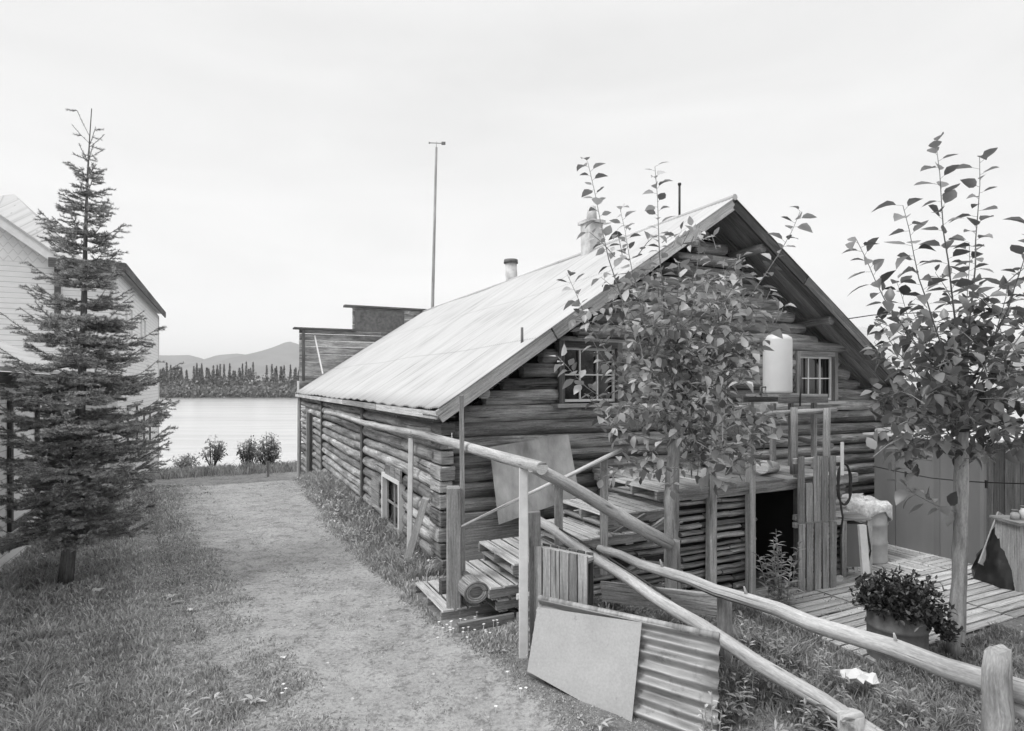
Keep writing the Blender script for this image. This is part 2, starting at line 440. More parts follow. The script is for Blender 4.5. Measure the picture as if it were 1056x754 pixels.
w.face([0, 1, 2, 3], [(0, 0), (1, 0), (1, 1), (0, 1)], .5)
wo = w.build('river', M['water']); tag(wo, kind='structure')
# mountains beyond the far bank
def mtn(name, Y0, pts, depth, seed):
    rng = np.random.default_rng(seed)
    pxs = np.array([p[0] for p in pts]); pys = np.array([p[1] for p in pts])
    nxx, nyy = 260, 26
    xs = np.linspace((pxs[0] - CX) / F * Y0, (pxs[-1] - CX) / F * Y0, nxx)
    hh = (HY - np.interp(xs / Y0 * F + CX, pxs, pys)) / F * Y0
    vs = []
    for j in range(nyy):
        f = j / (nyy - 1); prof = math.sin(min(1, f * 1.25) * math.pi / 2) if f < .8 else 1 - (f - .8) / .2 * .6
        yy = Y0 - depth * (.8 - f)
        ripple = 1 + .10 * np.sin(xs / 90 + f * 7) * (1 - abs(f - .8)) * (f < .78) + .05 * np.sin(xs / 37 - f * 11) * (f < .78)
        vs.append(np.stack([xs, np.full(nxx, yy), -4 + (hh + 6) * prof * ripple], 1))
    vs = np.concatenate(vs); i2 = (np.arange(nyy - 1)[:, None] * nxx + np.arange(nxx - 1)[None, :]).ravel()
    f2 = np.stack([i2, i2 + 1, i2 + nxx + 1, i2 + nxx], 1)
    o = npmesh(name, vs, f2, 4, np.full(len(f2), .5), M['mtn'], smooth=True); tag(o, kind='structure')
mtn('mountain', 4200, [(-500, 385), (-100, 372), (60, 369), (150, 368), (178, 366.5), (196, 366), (212, 371), (224, 375.5), (238, 372), (250, 369.5), (258, 367), (263, 365), (267, 367), (274, 366), (288, 361), (302, 357), (312, 361), (330, 366), (400, 372), (520, 376), (700, 374), (900, 362), (1100, 360), (1500, 380)], 1500, 3)
mtn('hill', 5600, [(-700, 380), (0, 374), (120, 371), (200, 374), (330, 376), (500, 372), (760, 370), (1000, 352), (1150, 349), (1500, 372)], 900, 5)

# far bank wood: one mass nobody could count
def tri_cloud(c, size, rng):
    n = len(c); a = rng.normal(size=(n, 3)); a /= np.linalg.norm(a, axis=1)[:, None]
    b = rng.normal(size=(n, 3)); b -= a * np.sum(a * b, 1)[:, None]; b /= np.linalg.norm(b, axis=1)[:, None]
    s_ = size * rng.uniform(.5, 1.2, (n, 1)) if np.isscalar(size) else size[:, None]
    v = np.stack([c + a * s_, c - a * s_ * .5 + b * s_ * .7, c - a * s_ * .5 - b * s_ * .7], 1).reshape(-1, 3)
    return v, np.arange(3 * n).reshape(-1, 3)
n = 90000
X = RNG.uniform(-330, 300, n); row = RNG.random(n)
Yc = 297 + 34 * row
top = np.where(Yc < 305, 2.6, 4.6 + 3.0 * (np.sin(X * .21) * .3 + np.sin(X * .083 + 1) * .4 + .3 * np.sin(X * .57)) * .6 + 1.6 * sstep(305, 325, Yc))
zz = terrain(X, Yc) + (top + 3.2) * (RNG.random(n) ** .8) * (.75 + .25 * np.sin(X * 1.3 + Yc))
tv, tf = tri_cloud(np.stack([X, Yc, zz], 1), .95, RNG)
o = npmesh('riverbank_wood', tv, tf, 3, RNG.random(n) * .6 + .4 * (Yc < 306), M['farleaf'])
tag(o, 'low bushy wood massed along the far riverbank', 'woodland', kind='stuff')
# far conifers one can tell apart
def conifer(px, ytop, Y, wpx):
    base = V(((px - CX) / F * Y, Y, -1.2)); h = (HY - ytop) / F * Y + CAMZ - base.z; r = wpx / F * Y * .5
    t = thing('conifer', 'slender dark conifer rising above the far riverbank wood', 'tree', base, group='slender conifers on the far riverbank')
    tr = MB(); tr.tube([base, base + Z * h * .97], [.22, .04], 5); tr.build('trunk', M['sprucebark'], t)
    n = 320; f = RNG.random(n) ** .8; ang = RNG.uniform(0, 6.28, n); rr = r * ((1 - f) ** .6) * (.55 + .45 * np.sin(f * 40) ** 2) * RNG.random(n) ** .4
    c = np.stack([rr * np.cos(ang), rr * np.sin(ang), h * (.12 + .88 * f)], 1)
    v_, f_ = tri_cloud(c, .55, RNG); npmesh('crown', v_, f_, 3, RNG.random(n), M['farcon'], parent=t)
for px, yt, wp in [(x_, random.uniform(378.5, 383), random.uniform(5, 8)) for x_ in [random.uniform(158, 312) for _ in range(34)]] + [(172, 374, 6), (176, 377, 5), (183, 376, 6), (187, 379, 5), (200, 377, 5), (203, 375, 5), (208, 375, 5), (213, 379, 4), (220, 377, 4), (224, 375.5, 4.5), (227, 375, 4), (231, 375, 4.5), (237, 375, 4), (250, 374, 4), (254, 372.5, 5), (261, 373, 5), (275, 377, 3.5), (280.5, 376.5, 5), (285, 378, 4), (289.5, 377, 4), (293, 376.5, 4), (299.5, 376, 3.5), (305, 379, 4), (309, 379, 4), (160, 377, 6), (148, 376, 6), (120, 378, 6), (95, 377, 6), (60, 378, 6), (30, 376, 6), (10, 379, 6), (324, 378, 5), (340, 376, 4), (352, 379, 5)]:
    conifer(px, yt + random.uniform(-.6, 1.2), random.uniform(318, 335), wp * random.uniform(.9, 1.5))

# ------------------------------------------------------------------ log cabin
cab = thing('log_cabin', 'long weathered log cabin with pale metal gable roof beside the lane', 'cabin', CO, ANG)
def Lc(t, s, z): return V((t, s, z))       # local coordinates of the cabin
W = 9.27; LEN = 15.7; RZ = lambda t: 2.19 + .667 * (min(t, W - t) + .24)
RIDGE = RZ(W / 2)
WG1 = (1.83, 2.75, 2.25, 3.05); WG2 = (6.72, 7.64, 2.22, 3.02); DG = (4.0, 4.82, 1.4, 3.3)
# gable wall, logs split round the openings
g = MB(); z = -.22; k = 0
while z < 5.2:
    r = random.uniform(.098, .122); zc = z + r
    ins = max(0, (zc + r * .8 - 2.02) / .667)       # stay under the rake
    t0, t1 = ins + (.0 if zc < 2.1 else .02), W - ins
    if zc < 2.1: t0 += .12
    if t1 - t0 < .4: break
    segs = [(t0, t1)]
    for (a, b, c, d) in (WG1, WG2, DG):
        if zc > c - .07 and zc < d + .12:
            ns = []
            for (p, q) in segs:
                if p < a - .1 and q > b + .1: ns += [(p, a - .06), (b + .06, q)]
                else: ns.append((p, q))
            segs = ns
    for (p, q) in segs:
        if q - p > 3.5 and random.random() < .5:
            m_ = random.uniform(p + 1, q - 1); parts = [(p, m_), (m_ + .01, q)] if False else [(p, q)]
        else: parts = [(p, q)]
        for (p2, q2) in parts:
            g.log(Lc(p2, .0, zc), Lc(q2, 0, zc + random.uniform(-.012, .012)), r * .94, 14, .35, .05, .010, taper=random.choice([-.12, .12]))
    z += r * 1.82
gw = g.build('gable_wall', M['log'], cab, local=True)
g = MB(); g.box(Lc(W / 2, .10, .95), (W - .3, 0, 0), (0, .06, 0), (0, 0, 2.3), tone=.1)
g.poly([Lc(.3, .07, 2.1), Lc(W - .3, .07, 2.1), Lc(W / 2, .07, RIDGE - .35)], (0, .06, 0), .1); g.build('log_gap_shade', M['black'], gw, local=True)  # black sheet standing in for the shade between gable logs
# side wall facing the lane
sw = MB(); posts = [0, 4.66, 10.3, LEN]
WS = (1.70, 2.72, .1, 1.02); DS = (12.5, 13.2, -.9, 1.5)
for a, b in zip(posts, posts[1:]):
    z = -.75 if a > 5 else -.25
    while z < 1.98:
        r = random.uniform(.09, .118); zc = z + r
        segs = [(a + .05, b - .05)]
        for (o0, o1, c, d) in (WS, DS):
            if zc > c - .05 and zc < d + .07:
                segs = [x for (p, q) in segs for x in (([(p, o0 - .05), (o1 + .05, q)]) if p < o0 and q > o1 else [(p, q)])]
        for p, q in segs: sw.log(Lc(0, p, zc), Lc(0, q, zc + random.uniform(-.03, .03)), r * .93, 12, .4, .05, .014)
        z += r * 1.82
sw.box(Lc(-.0, 2.45, 2.06), (.05, 0, 0), (0, 4.7, 0), (0, 0, .28), tone=.0)
swo = sw.build('side_wall', M['logside'], cab, local=True)
sw = MB(); sw.box(Lc(.10, LEN / 2, .6), (.06, 0, 0), (0, LEN - .3, 0), (0, 0, 3.0), tone=.1); sw.build('log_gap_shade', M['black'], swo, local=True)  # black backing paints the shade in the side wall's log gaps
rw = MB(); rw.box(Lc(W - .1, LEN / 2, .7), (.2, 0, 0), (0, LEN - .3, 0), (0, 0, 3.0), tone=.3); rw.box(Lc(W / 2, LEN - .1, .7), (W - .4, 0, 0), (0, .2, 0), (0, 0, 3.0), tone=.3)
rw.build('rear_wall', M['logside'], cab, local=True)
for s0 in posts[1:3]:
    p = MB(); p.box(Lc(-.085, s0, .6), (.05, 0, 0), (0, .16, 0), (0, 0, 2.9)); p.build('wall_post', M['dark'], cab, local=True)
p = MB(); p.box(Lc(-.10, LEN - .05, .6), (.05, 0, 0), (0, .24, 0), (0, 0, 3.1)); p.build('corner_board', M['mid'], cab, local=True)
# squared log ends at the corners
for t0, nm in ((0.0, 0), (W, 1)):
    p = MB(); z = -.2
    while z < 2.0:
        h = random.uniform(.17, .24)
        ww = random.uniform(.16, .22)
        p.box(Lc(t0 + random.uniform(-.015, .015), -.04, z + h / 2), (ww, 0, 0), (0, .42 + random.uniform(-.05, .05), 0), (0, 0, h - .018), .008)
        z += h
    p.build('corner_log_ends', M['log'], cab, local=True, bevel=.012)
# window builder in the cabin frame
def sash(par, frame_m, sash_m, plane, a0, a1, z0, z1, off, cols, rows, fw=.09, sill=True, axis_t=True, mt=.02, inner=.04):
    def Q(a, o_, z): return Lc(a, o_, z) if axis_t else Lc(o_, a, z)
    sg = 1
    def bx(mb, a, b, zl, zh, oc, th, tone=None):
        c = Q((a + b) / 2, oc, (zl + zh) / 2)
        if axis_t: mb.box(c, (b - a, 0, 0), (0, th, 0), (0, 0, zh - zl), .001, tone)
        else: mb.box(c, (0, b - a, 0), (th, 0, 0), (0, 0, zh - zl), .001, tone)
    wroot = MB()
    bx(wroot, a0 - fw, a0, z0 - .02, z1 + fw, off, .1); bx(wroot, a1, a1 + fw, z0 - .02, z1 + fw, off, .1); bx(wroot, a0, a1, z1, z1 + fw, off, .098)
    win = wroot.build('window', frame_m, par, local=True)
    s_ = MB(); so = off + inner
    bx(s_, a0, a0 + .035, z0, z1, so, .03); bx(s_, a1 - .035, a1, z0, z1, so, .03); bx(s_, a0 + .035, a1 - .035, z0, z0 + .04, so, .03); bx(s_, a0 + .035, a1 - .035, z1 - .035, z1, so, .03)
    for i in range(1, cols):
        x = a0 + (a1 - a0) * i / cols; bx(s_, x - mt / 2, x + mt / 2, z0 + .04, z1 - .035, so, .024)
    for j in range(1, rows):
        zc = z0 + (z1 - z0) * j / rows; bx(s_, a0 + .035, a1 - .035, zc - mt / 2, zc + mt / 2, so + .002, .024)
    s_.build('sash', sash_m, win, local=True)
    gl = MB(); bx(gl, a0, a1, z0, z1, so + .05 * (1 if inner > 0 else -1), .02); gl.build('pane', M['glass'], win, local=True)
    if sill:
        si = MB(); bx(si, a0 - fw - .08, a1 + fw + .08, z0 - .075, z0 - .022, off - .05, .2); si.build('sill', M['pale'], win, local=True)
    return win
w1 = sash(cab, M['dark'], M['white'], 0, WG1[0], WG1[1], WG1[2], WG1[3], -.08, 3, 2)
tag(w1, 'left gable window with white glazing bars in a dark frame')
w2 = sash(cab, M['mid'], M['white'], 0, WG2[0], WG2[1], WG2[2], WG2[3], -.08, 3, 2)
tag(w2, 'right gable window behind the white tank')
ws = sash(cab, M['white'], M['pale'], 0, WS[0], WS[1], WS[2], WS[3] - .1, -.09, 2, 2, .07, False, False, .03)
tag(ws, 'low white framed window boarded inside near the corner')
b_ = MB()
for i in range(3): b_.box(Lc(-.115, 1.75 + i * .33, 1.06), (.03, 0, 0), (0, .32, 0), (0, 0, .2), .004)
b_.build('lintel_boards', M['mid'], ws, local=True)
lt = MB(); lt.log(Lc(WG2[0] - .35, -.08, 3.2), Lc(WG2[1] + .3, -.08, 3.2), .09, 12, .3, .03, .006, .9); lt.build('lintel_log', M['mid'], w2, local=True)
b_ = MB(); b_.box(Lc(-.1, 3.4, .55), (.03, 0, 0), (0, .6, 0), (0, 0, .42)); b_.build('patch_board', M['mid'], cab, local=True)
# gable door
d = MB()
for i in range(5): d.box(Lc(DG[0] + .08 + i * .164, -.06, 2.33), (.158, 0, 0), (0, .05, 0), (0, 0, 1.8), .002)
do = d.build('door', M['pale'], cab, local=True)
d = MB(); d.box(Lc(DG[0] - .06, -.09, 2.36), (.12, 0, 0), (0, .1, 0), (0, 0, 2.0)); d.box(Lc(DG[1] + .06, -.09, 2.36), (.12, 0, 0), (0, .1, 0), (0, 0, 2.0)); d.box(Lc(4.41, -.09, 3.42), (1.1, 0, 0), (0, .1, 0), (0, 0, .12)); d.build('door_frame', M['pale'], do, local=True)
d = MB(); d.box(Lc(4.41, -.1, 2.35), (.42, 0, 0), (0, .03, 0), (0, 0, .3)); d.build('pane', M['tank'], do, local=True)
# side door far along the wall
d = MB()
for i in range(4): d.box(Lc(-.03, DS[0] + .09 + i * .175, .35), (.05, 0, 0), (0, .168, 0), (0, 0, 2.3), .002)
d1 = d.build('door', M['mid'], cab, local=True); tag(d1, 'plank door far along the side wall')
d = MB(); d.box(Lc(-.12, DS[0] - .06, .4), (.08, 0, 0), (0, .12, 0), (0, 0, 2.4)); d.build('door_frame', M['dark'], d1, local=True)
d = MB(); d.box(Lc(-.12, DS[1] + .06, .4), (.08, 0, 0), (0, .12, 0), (0, 0, 2.4)); d.build('door_frame', M['pale'], d1, local=True)
# roof: two corrugated sheets, with sag
S0, S1 = -.62, LEN + .25
def roof_sheet(side):
    lam = .076; ns = int((S1 - S0) / lam * 6); nt = 14
    ss = np.linspace(S0, S1, ns); tt = np.linspace(0, 1, nt)
    vs = []; uvs = []
    half = W / 2 + .24; drop = RIDGE - 2.19
    SS, TT = np.meshgrid(ss, tt)
    edge = .012 * np.sin(SS * 9) * (TT > .95)
    tloc = W / 2 - half * TT if side < 0 else W / 2 + half * TT
    zz = RIDGE - drop * TT + .008 * np.sin(2 * np.pi * SS / lam) - .03 * np.sin((SS - S0) / (S1 - S0) * np.pi) * (1 - TT) + .014 * np.sin(SS * 1.1 + TT * 3) + edge + .02
    top = np.stack([tloc.ravel(), SS.ravel(), zz.ravel()], 1); bot = top.copy(); bot[:, 2] -= .012
    vs = np.concatenate([top, bot]); N = len(top)
    i2 = (np.arange(nt - 1)[:, None] * ns + np.arange(ns - 1)[None, :]).ravel()
    f = np.stack([i2, i2 + 1, i2 + ns + 1, i2 + ns], 1) if side > 0 else np.stack([i2 + ns, i2 + ns + 1, i2 + 1, i2], 1)
    f2 = f[:, ::-1] + N
    k = np.arange(ns - 1) + (nt - 1) * ns
    e = np.stack([k, k + 1, k + 1 + N, k + N], 1)
    ff_ = np.concatenate([f, f2, e])
    o = npmesh('roof', vs, ff_, 4, np.full(len(ff_), .5), M['roof'], parent=cab, smooth=True)
    uv = o.data.uv_layers.new(name='UVMap'); uvv = np.concatenate([np.stack([TT.ravel() * 5.8, SS.ravel()], 1)] * 2)
    li = np.zeros(len(o.data.loops), dtype=np.int32); o.data.loops.foreach_get('vertex_index', li)
    uv.data.foreach_set('uv', uvv[li].astype(np.float32).ravel())
    return o
rl = roof_sheet(-1); rr_ = roof_sheet(1)
rc = MB(); rc.tube([Lc(W / 2, S0, RIDGE + .01), Lc(W / 2, 8, RIDGE - .02), Lc(W / 2, S1, RIDGE + .01)], .05, 8, tone=.5); rc.build('ridge_cap', M['roof'], rl, local=True)
# rake fascia, soffit boards and eave fascia
hb = W / 2 + .24
for sd, nm in ((-1, 0), (1, 1)):
    e = Lc(W / 2 + sd * hb, S0 + .03, 2.19 - .09); a = Lc(W / 2, S0 + .03, RIDGE - .09)
    up = (a - e).cross(V((0, 1, 0))).normalized(); up = up if up.z > 0 else -up
    bb = MB(); n_ = 3
    for i in range(n_):
        p0 = e.lerp(a, i / n_ + .002); p1 = e.lerp(a, (i + 1) / n_ - .002)
        bb.beam(p0 - V((0, .012 * (i % 2), 0)), p1 - V((0, .012 * (i % 2), 0)), .035, .17, up, .003)
    o = bb.build('bargeboard', M['pale'] if sd < 0 else M['dark'], cab, local=True)
    so = MB()
    for i in range(4):
        yy = S0 + .10 + i * .155
        off = up * (-.05)
        so.beam(Lc(e.x, yy, e.z) + off + up * .06, Lc(a.x, yy, a.z) + off + up * .06, .15, .025, up, .004)
    so.build('soffit', M['mid'], cab, local=True)
    for q in (.12, .5, .84):
        pu = MB(); c = e.lerp(a, q) - up * .12
        pu.log(V((c.x, S0 + .1, c.z)), V((c.x, .3, c.z)), .075, 10, .2)
        pu.build('purlin_end', M['mid'], cab, local=True)
fa = MB(); n_ = 5
for i in range(n_):
    fa.box(Lc(-.225, S0 + .1 + (S1 - S0 - .1) * (i + .5) / n_, 2.12), (.03, 0, 0), (0, (S1 - S0 - .12) / n_ - .006, 0), (0, 0, .1), .003)
fa.build('eave_fascia', M['pale'], cab, local=True)
ef = MB(); ef.box(Lc(-.1, (S0 + S1) / 2, 2.10), (.22, 0, 0), (0, S1 - S0 - .2, 0), (0, 0, .02)); ef.build('eave_soffit', M['dark'], cab, local=True)
fa = MB(); fa.box(Lc(W + .225, (S0 + S1) / 2, 2.12), (.03, 0, 0), (0, S1 - S0 - .1, 0), (0, 0, .1)); fa.build('eave_fascia', M['dark'], cab, local=True)
# stepped false front at the river end, its back towards us
ff0 = MB(); y0 = LEN + .27
def prof(zc):  # allowed t-range
    return (-.1, W + .1) if zc < 4.55 else (1.85, W - 1.85)
z = 1.9
while z < 5.5:
    h = random.uniform(.2, .3)
    if z + h > 4.55 and z < 4.5: h = 4.56 - z
    if z + h > 5.5: h = 5.5 - z
    if h < .05: z += h; continue
    t0, t1 = prof(z + h / 2)
    m_ = random.uniform(t0 + 1.5, t1 - 1.5)
    ff0.box(Lc((t0 + m_) / 2, y0 + .03, z + h / 2), (m_ - t0 - .01, 0, 0), (0, .05, 0), (0, 0, h - .015), .006)
    ff0.box(Lc((t1 + m_) / 2, y0 + .03, z + h / 2), (t1 - m_ - .01, 0, 0), (0, .05, 0), (0, 0, h - .015), .006)
    z += h
ffo = ff0.build('false_front', M['dark'], cab, local=True); ffo.data.materials[0] = M['logside']
p = MB(); p.box(Lc(.85, y0 + .03, 4.60), (2.3, 0, 0), (0, .34, 0), (0, 0, .06), .01); p.box(Lc(W - .85, y0 + .03, 4.60), (2.3, 0, 0), (0, .34, 0), (0, 0, .06)); p.box(Lc(W / 2, y0 + .03, 5.54), (6.2, 0, 0), (0, .36, 0), (0, 0, .07), .012); p.build('coping_board', M['dark'], ffo, local=True)
p = MB(); p.box(Lc(2.9, y0 - .05, 5.0), (1.95, 0, 0), (0, .04, 0), (0, 0, .86)); p.build('patch_panel', M['rust'], ffo, local=True)
p = MB(); p.beam(Lc(.45, y0 - .03, 4.35), Lc(.62, y0 - .9, 2.55 + .35), .05, .04, (0, 1, 0), tone=.9); p.build('brace', M['whitepost'], ffo, local=True)
for tt_ in (.05, 4.2):
    p = MB(); p.box(Lc(tt_, y0 - .04, 3.6), (.1, 0, 0), (0, .07, 0), (0, 0, 1.9)); p.build('batten', M['dark'], ffo, local=True)
p = MB(); p.box(Lc(-.14, LEN + .2, .8), (.06, 0, 0), (0, .14, 0), (0, 0, 7.5 - 3.9 + .1)); p.build('white_corner_trim', M['white'], ffo, local=True)
# chimney, flue and vents on the roof
c = MB(); c.box(Lc(W / 2, 3.47, RIDGE + .2), (.36, 0, 0), (0, .36, 0), (0, 0, .75), .01); ch = c.build('chimney', M['flue'], rl, local=True, bevel=.02)
c = MB(); c.box(Lc(W / 2, 3.47, RIDGE + .60), (.44, 0, 0), (0, .44, 0), (0, 0, .06), .008); c.tube([Lc(W / 2, 3.47, RIDGE + .63), Lc(W / 2, 3.47, RIDGE + .95)], [.12, .09], 12); c.build('chimney_cap', M['flue'], rl, local=True)
c = MB(); c.tube([Lc(W / 2 + .12, 7.75, RIDGE - .35), Lc(W / 2 + .08, 7.75, RIDGE + .5)], [.17, .17], 14, .02); c.build('stovepipe', M['flue'], rl, local=True)
c = MB(); c.tube([Lc(W / 2 + .08, 7.75, RIDGE + .5), Lc(W / 2 + .08, 7.75, RIDGE + .6)], [.21, .2], 14, .02); c.build('pipe_cap', M['rust'], rl, local=True)
c = MB(); c.tube([Lc(W / 2 + .05, .72, RIDGE - .05), Lc(W / 2 + .05, .72, RIDGE + .62)], .02, 6); c.tube([Lc(W / 2 + .05, .72, RIDGE + .6), Lc(W / 2 + .05, .72, RIDGE + .64)], .03, 6); c.build('vent_pipe', M['wire'], rl, local=True)
c = MB(); c.tube([Lc(1.03, -.35, RZ(1.03) - .02), Lc(1.03, -.35, RZ(1.03) + .24)], [.022, .018], 8); c.build('vent_pipe', M['rust'], rl, local=True)
# tall mast with wind vane
pm_ = P(446, 318, 24.1); t = thing('wind_vane_mast', 'tall thin mast with wind vane behind the cabin roof', 'mast', V((pm_.x, pm_.y, tz(pm_.x, pm_.y))))
top = P(450, 152, 24.1)
c = MB(); c.tube([t.location.copy(), pm_, top], [.075, .065, .045], 10, 0, .6); c.build('pole', M['mid'], t)
c = MB(); hp = top + Z * .18; c.tube([top, hp + Z * .05], .012, 6); c.tube([hp - V((.28, 0, 0)), hp + V((.3, .05, 0))], .018, 6); c.box(hp + V((.28, .05, .0)), (.16, 0, 0), (0, .01, 0), (0, 0, .13)); c.tube([hp - V((.3, 0, 0)), hp - V((.2, 0, 0))], [.05, .005], 8); c.build('vane', M['mid'], t)

# ------------------------------------------------------------------ lean-to in front of the gable
lt = thing('log_lean_to', 'low log lean-to with flat roof and dark open doorway below the gable', 'shed', L(2.4, -1.88, -.3), ANG)
def boxL(mb, t0, t1, s0, s1, z0, z1, jit=.0, tone=None):
    mb.box(L((t0 + t1) / 2, (s0 + s1) / 2, (z0 + z1) / 2), Vv * (t1 - t0), Uv * (s1 - s0), Z * (z1 - z0), jit, tone)
def slabrow(mb, ta, tb, s_, z, h):
    t_ = ta + random.uniform(-.07, .07)
    while t_ < tb - .08:
        ln = min(tb - t_ + random.uniform(-.03, .03), random.uniform(.25, 1.1)); dz = random.uniform(-.012, .012); so = s_ + random.uniform(-.035, .02); n = max(1, int(ln / .16)); tone = random.random()
        za = h * random.uniform(.66, .92)
        prev = None; b = len(mb.v); ringn = 0
        for i in range(n + 1):
            f = t_ + ln * i / n; hh = za * random.uniform(.82, 1.12); zc = z + h / 2 + dz + random.uniform(-.006, .006); ou = random.uniform(-.008, .008)
            for (a_, c_) in ((-.5, -.3), (-.9, .0), (-.5, .3), (.3, .42), (.3, -.42)): mb.v.append(L(f, so + a_ * .05 + ou, zc + c_ * hh * 1.1))
        u0, v0 = random.random() * 30, random.random() * 30
        for i in range(n):
            for k in range(5):
                k2 = (k + 1) % 5; q = [b + i * 5 + k, b + i * 5 + k2, b + i * 5 + 5 + k2, b + i * 5 + 5 + k]; l0, l1 = u0 + ln * i / n, u0 + ln * (i + 1) / n; w0, w1 = v0 + k * .03, v0 + k * .03 + .03
                mb.face(q[::-1], [(l1, w0), (l1, w1), (l0, w1), (l0, w0)], tone)
        mb.face([b + k for k in range(5)], [(u0, v0 + .01 * k) for k in range(5)], tone); mb.face([b + n * 5 + 4 - k for k in range(5)], [(u0, v0 + .01 * k) for k in range(5)], tone)
        t_ += ln + random.uniform(.0, .03)
m = MB(); m2 = MB(); z = -.34
while z < 1.2:
    h = random.uniform(.055, .105)
    slabrow(m, 2.35, 3.6, -1.9, z, h)
    slabrow(m2, 4.5, 5.42, -1.9, z, h)
    z += h
m.build('front_wall', M['slab'], lt); m2.build('front_wall', M['slab'], lt)
m = MB(); boxL(m, 2.35, 3.62, -1.82, -1.8, -.33, 1.1, 0, .0); m.build('slab_gap_shade', M['black'], lt)  # black sheet added so the slab gaps read as deep shade
m = MB(); m2 = MB(); z = -.34
while z < 1.1:
    h = random.uniform(.12, .18)
    m.log(L(2.4, -1.8, z + h / 2), L(2.4, -.2, z + h / 2), h * .54, 8, .3, .05, .01); m2.log(L(5.42, -1.8, z + h / 2), L(5.42, -.2, z + h / 2), h * .54, 8, .3, .05, .01); z += h
m.build('side_wall', M['slab'], lt); m2.build('side_wall', M['slab'], lt)
m = MB(); boxL(m, 3.0, 5.3, -.45, -.35, -.33, 1.2, tone=.1); boxL(m, 3.55, 3.6, -1.8, -.45, -.33, 1.2); boxL(m, 4.47, 4.53, -1.99, -.45, -.33, 1.2); m.build('doorway_shade', M['black'], lt)  # black panels painting the shade inside the open doorway
m = MB()
for i in range(11): boxL(m, 2.3 + i * .29, 2.3 + i * .29 + .28, -2.05 + random.uniform(-.04, .04), -.12, 1.22, 1.26, .006)
for i in range(3): m.beam(L(2.25, -2.0 + i * .85, 1.17), L(5.5, -2.0 + i * .85, 1.17), .1, .09, jit=.006)
m.build('roof', M['mid'], lt)
m = MB(); boxL(m, 2.5, 4.6, -1.99, -1.95, 1.1, 1.2, .012); m.build('header_board', M['slab'], lt)
for t_, w_, z1, mm in ((2.78, .11, 1.45, 'slab'), (3.44, .09, 1.55, 'pale'), (4.31, .09, 1.3, 'dark')):
    m = MB(); m.box(L(t_, -2.03, (z1 - .33) / 2), Vv * w_, Uv * .09, Z * (z1 + .33), .006, .7); m.build('door_post' if t_ > 3.3 else 'wall_post', M[mm], lt, bevel=.006)
# railing and tank stand on its roof
rg = thing('pole_railing', 'pole railing standing on the lean-to roof under the gable window', 'railing', L(4.5, -1.75, 1.26), ANG)
for t_, zt, r_ in ((4.51, 2.19, .05), (5.18, 2.17, .05)):
    m = MB(); m.log(L(t_, -1.8, 1.262), L(t_, -1.8, zt), r_, 10, .3, .03, .004); m.build('post', M['mid'], rg)
m = MB(); m.log(L(3.75, -1.70, 2.08), L(5.5, -1.7, 2.14), .042, 10, .3, .04, .008, .8); m.build('rail', M['mid'], rg)
m = MB(); m.log(L(5.44, -1.7, 1.62), L(5.44, -.5, 1.7), .04, 10); m.build('rail', M['mid'], rg)
ts = thing('tank_stand', 'plank shelf on thin legs holding the white tank', 'stand', L(4.8, -1.35, 1.26), ANG)
m = MB()
for i in range(3): boxL(m, 4.42, 5.45, -1.62 + i * .2, -1.62 + i * .2 + .19, 2.33, 2.365, .003)
m.build('shelf', M['mid'], ts)
m = MB(); boxL(m, 4.40, 5.4, -1.66, -1.63, 2.24, 2.33); boxL(m, 4.4, 5.4, -1.0, -.97, 2.24, 2.33); m.build('shelf_edge', M['dark'], ts)
for t_, s_ in ((4.45, -1.5), (5.3, -1.5), (4.45, -1.1), (5.3, -1.1)):
    m = MB(); boxL(m, t_ - .03, t_ + .03, s_ - .03, s_ + .03, 1.262, 2.24); m.build('leg', M['mid'], ts)
m = MB(); m.tube([L(4.78, -1.68, 2.2), L(4.8, -1.68, 2.62)], .012, 6); m.build('rod', M['wire'], ts)
tc = L(4.68, -1.38, 2.368)
tk = thing('water_tank', 'upright white cylindrical water tank on the shelf by the window', 'tank', tc)
m = MB(); rp = [(0, .17), (.03, .2), (.05, .2), (.78, .2), (.82, .19), (.86, .13), (.88, .05)]
m.tube([tc + Z * z_ for z_, _ in rp], [r_ for _, r_ in rp], 28, 0, .6); m.build('shell', M['tank'], tk)
m = MB(); m.tube([tc + Z * .87, tc + Z * .96], .025, 10); m.build('top_fitting', M['rust'], tk); m = MB(); m.tube([tc + V((-.19, -.05, .1)), tc + V((-.27, -.07, .1)), tc + V((-.28, -.07, -.02))], .014, 8); m.build('fitting', M['rust'], tk)
# loose things on the lean-to roof
m = MB(); m.log(L(3.95, -1.75, 1.39), L(4.42, -1.55, 1.34), .085, 12, .1, .03, .003, .9); o = m.build('log_billet', M['pale'], loc=L(4.2, -1.7, 1.26)); tag(o, 'short thick pale log lying on the lean-to roof edge', 'log')
bc = L(3.86, -1.45, 1.262); bk = thing('bucket', 'pale metal bucket on the lean-to roof left of the short log', 'bucket', bc)
m = MB(); m.tube([bc, bc + Z * .02, bc + Z * .24, bc + Z * .25], [.1, .105, .135, .14], 18); m.build('body', M['drum'], bk)
m = MB(); m.tube([bc + V((-.14, 0, .23)), bc + V((-.1, .02, .13)), bc + V((0, -.14, .1)), bc + V((.1, .02, .13)), bc + V((.14, 0, .23))], .004, 5); m.build('handle', M['wire'], bk)

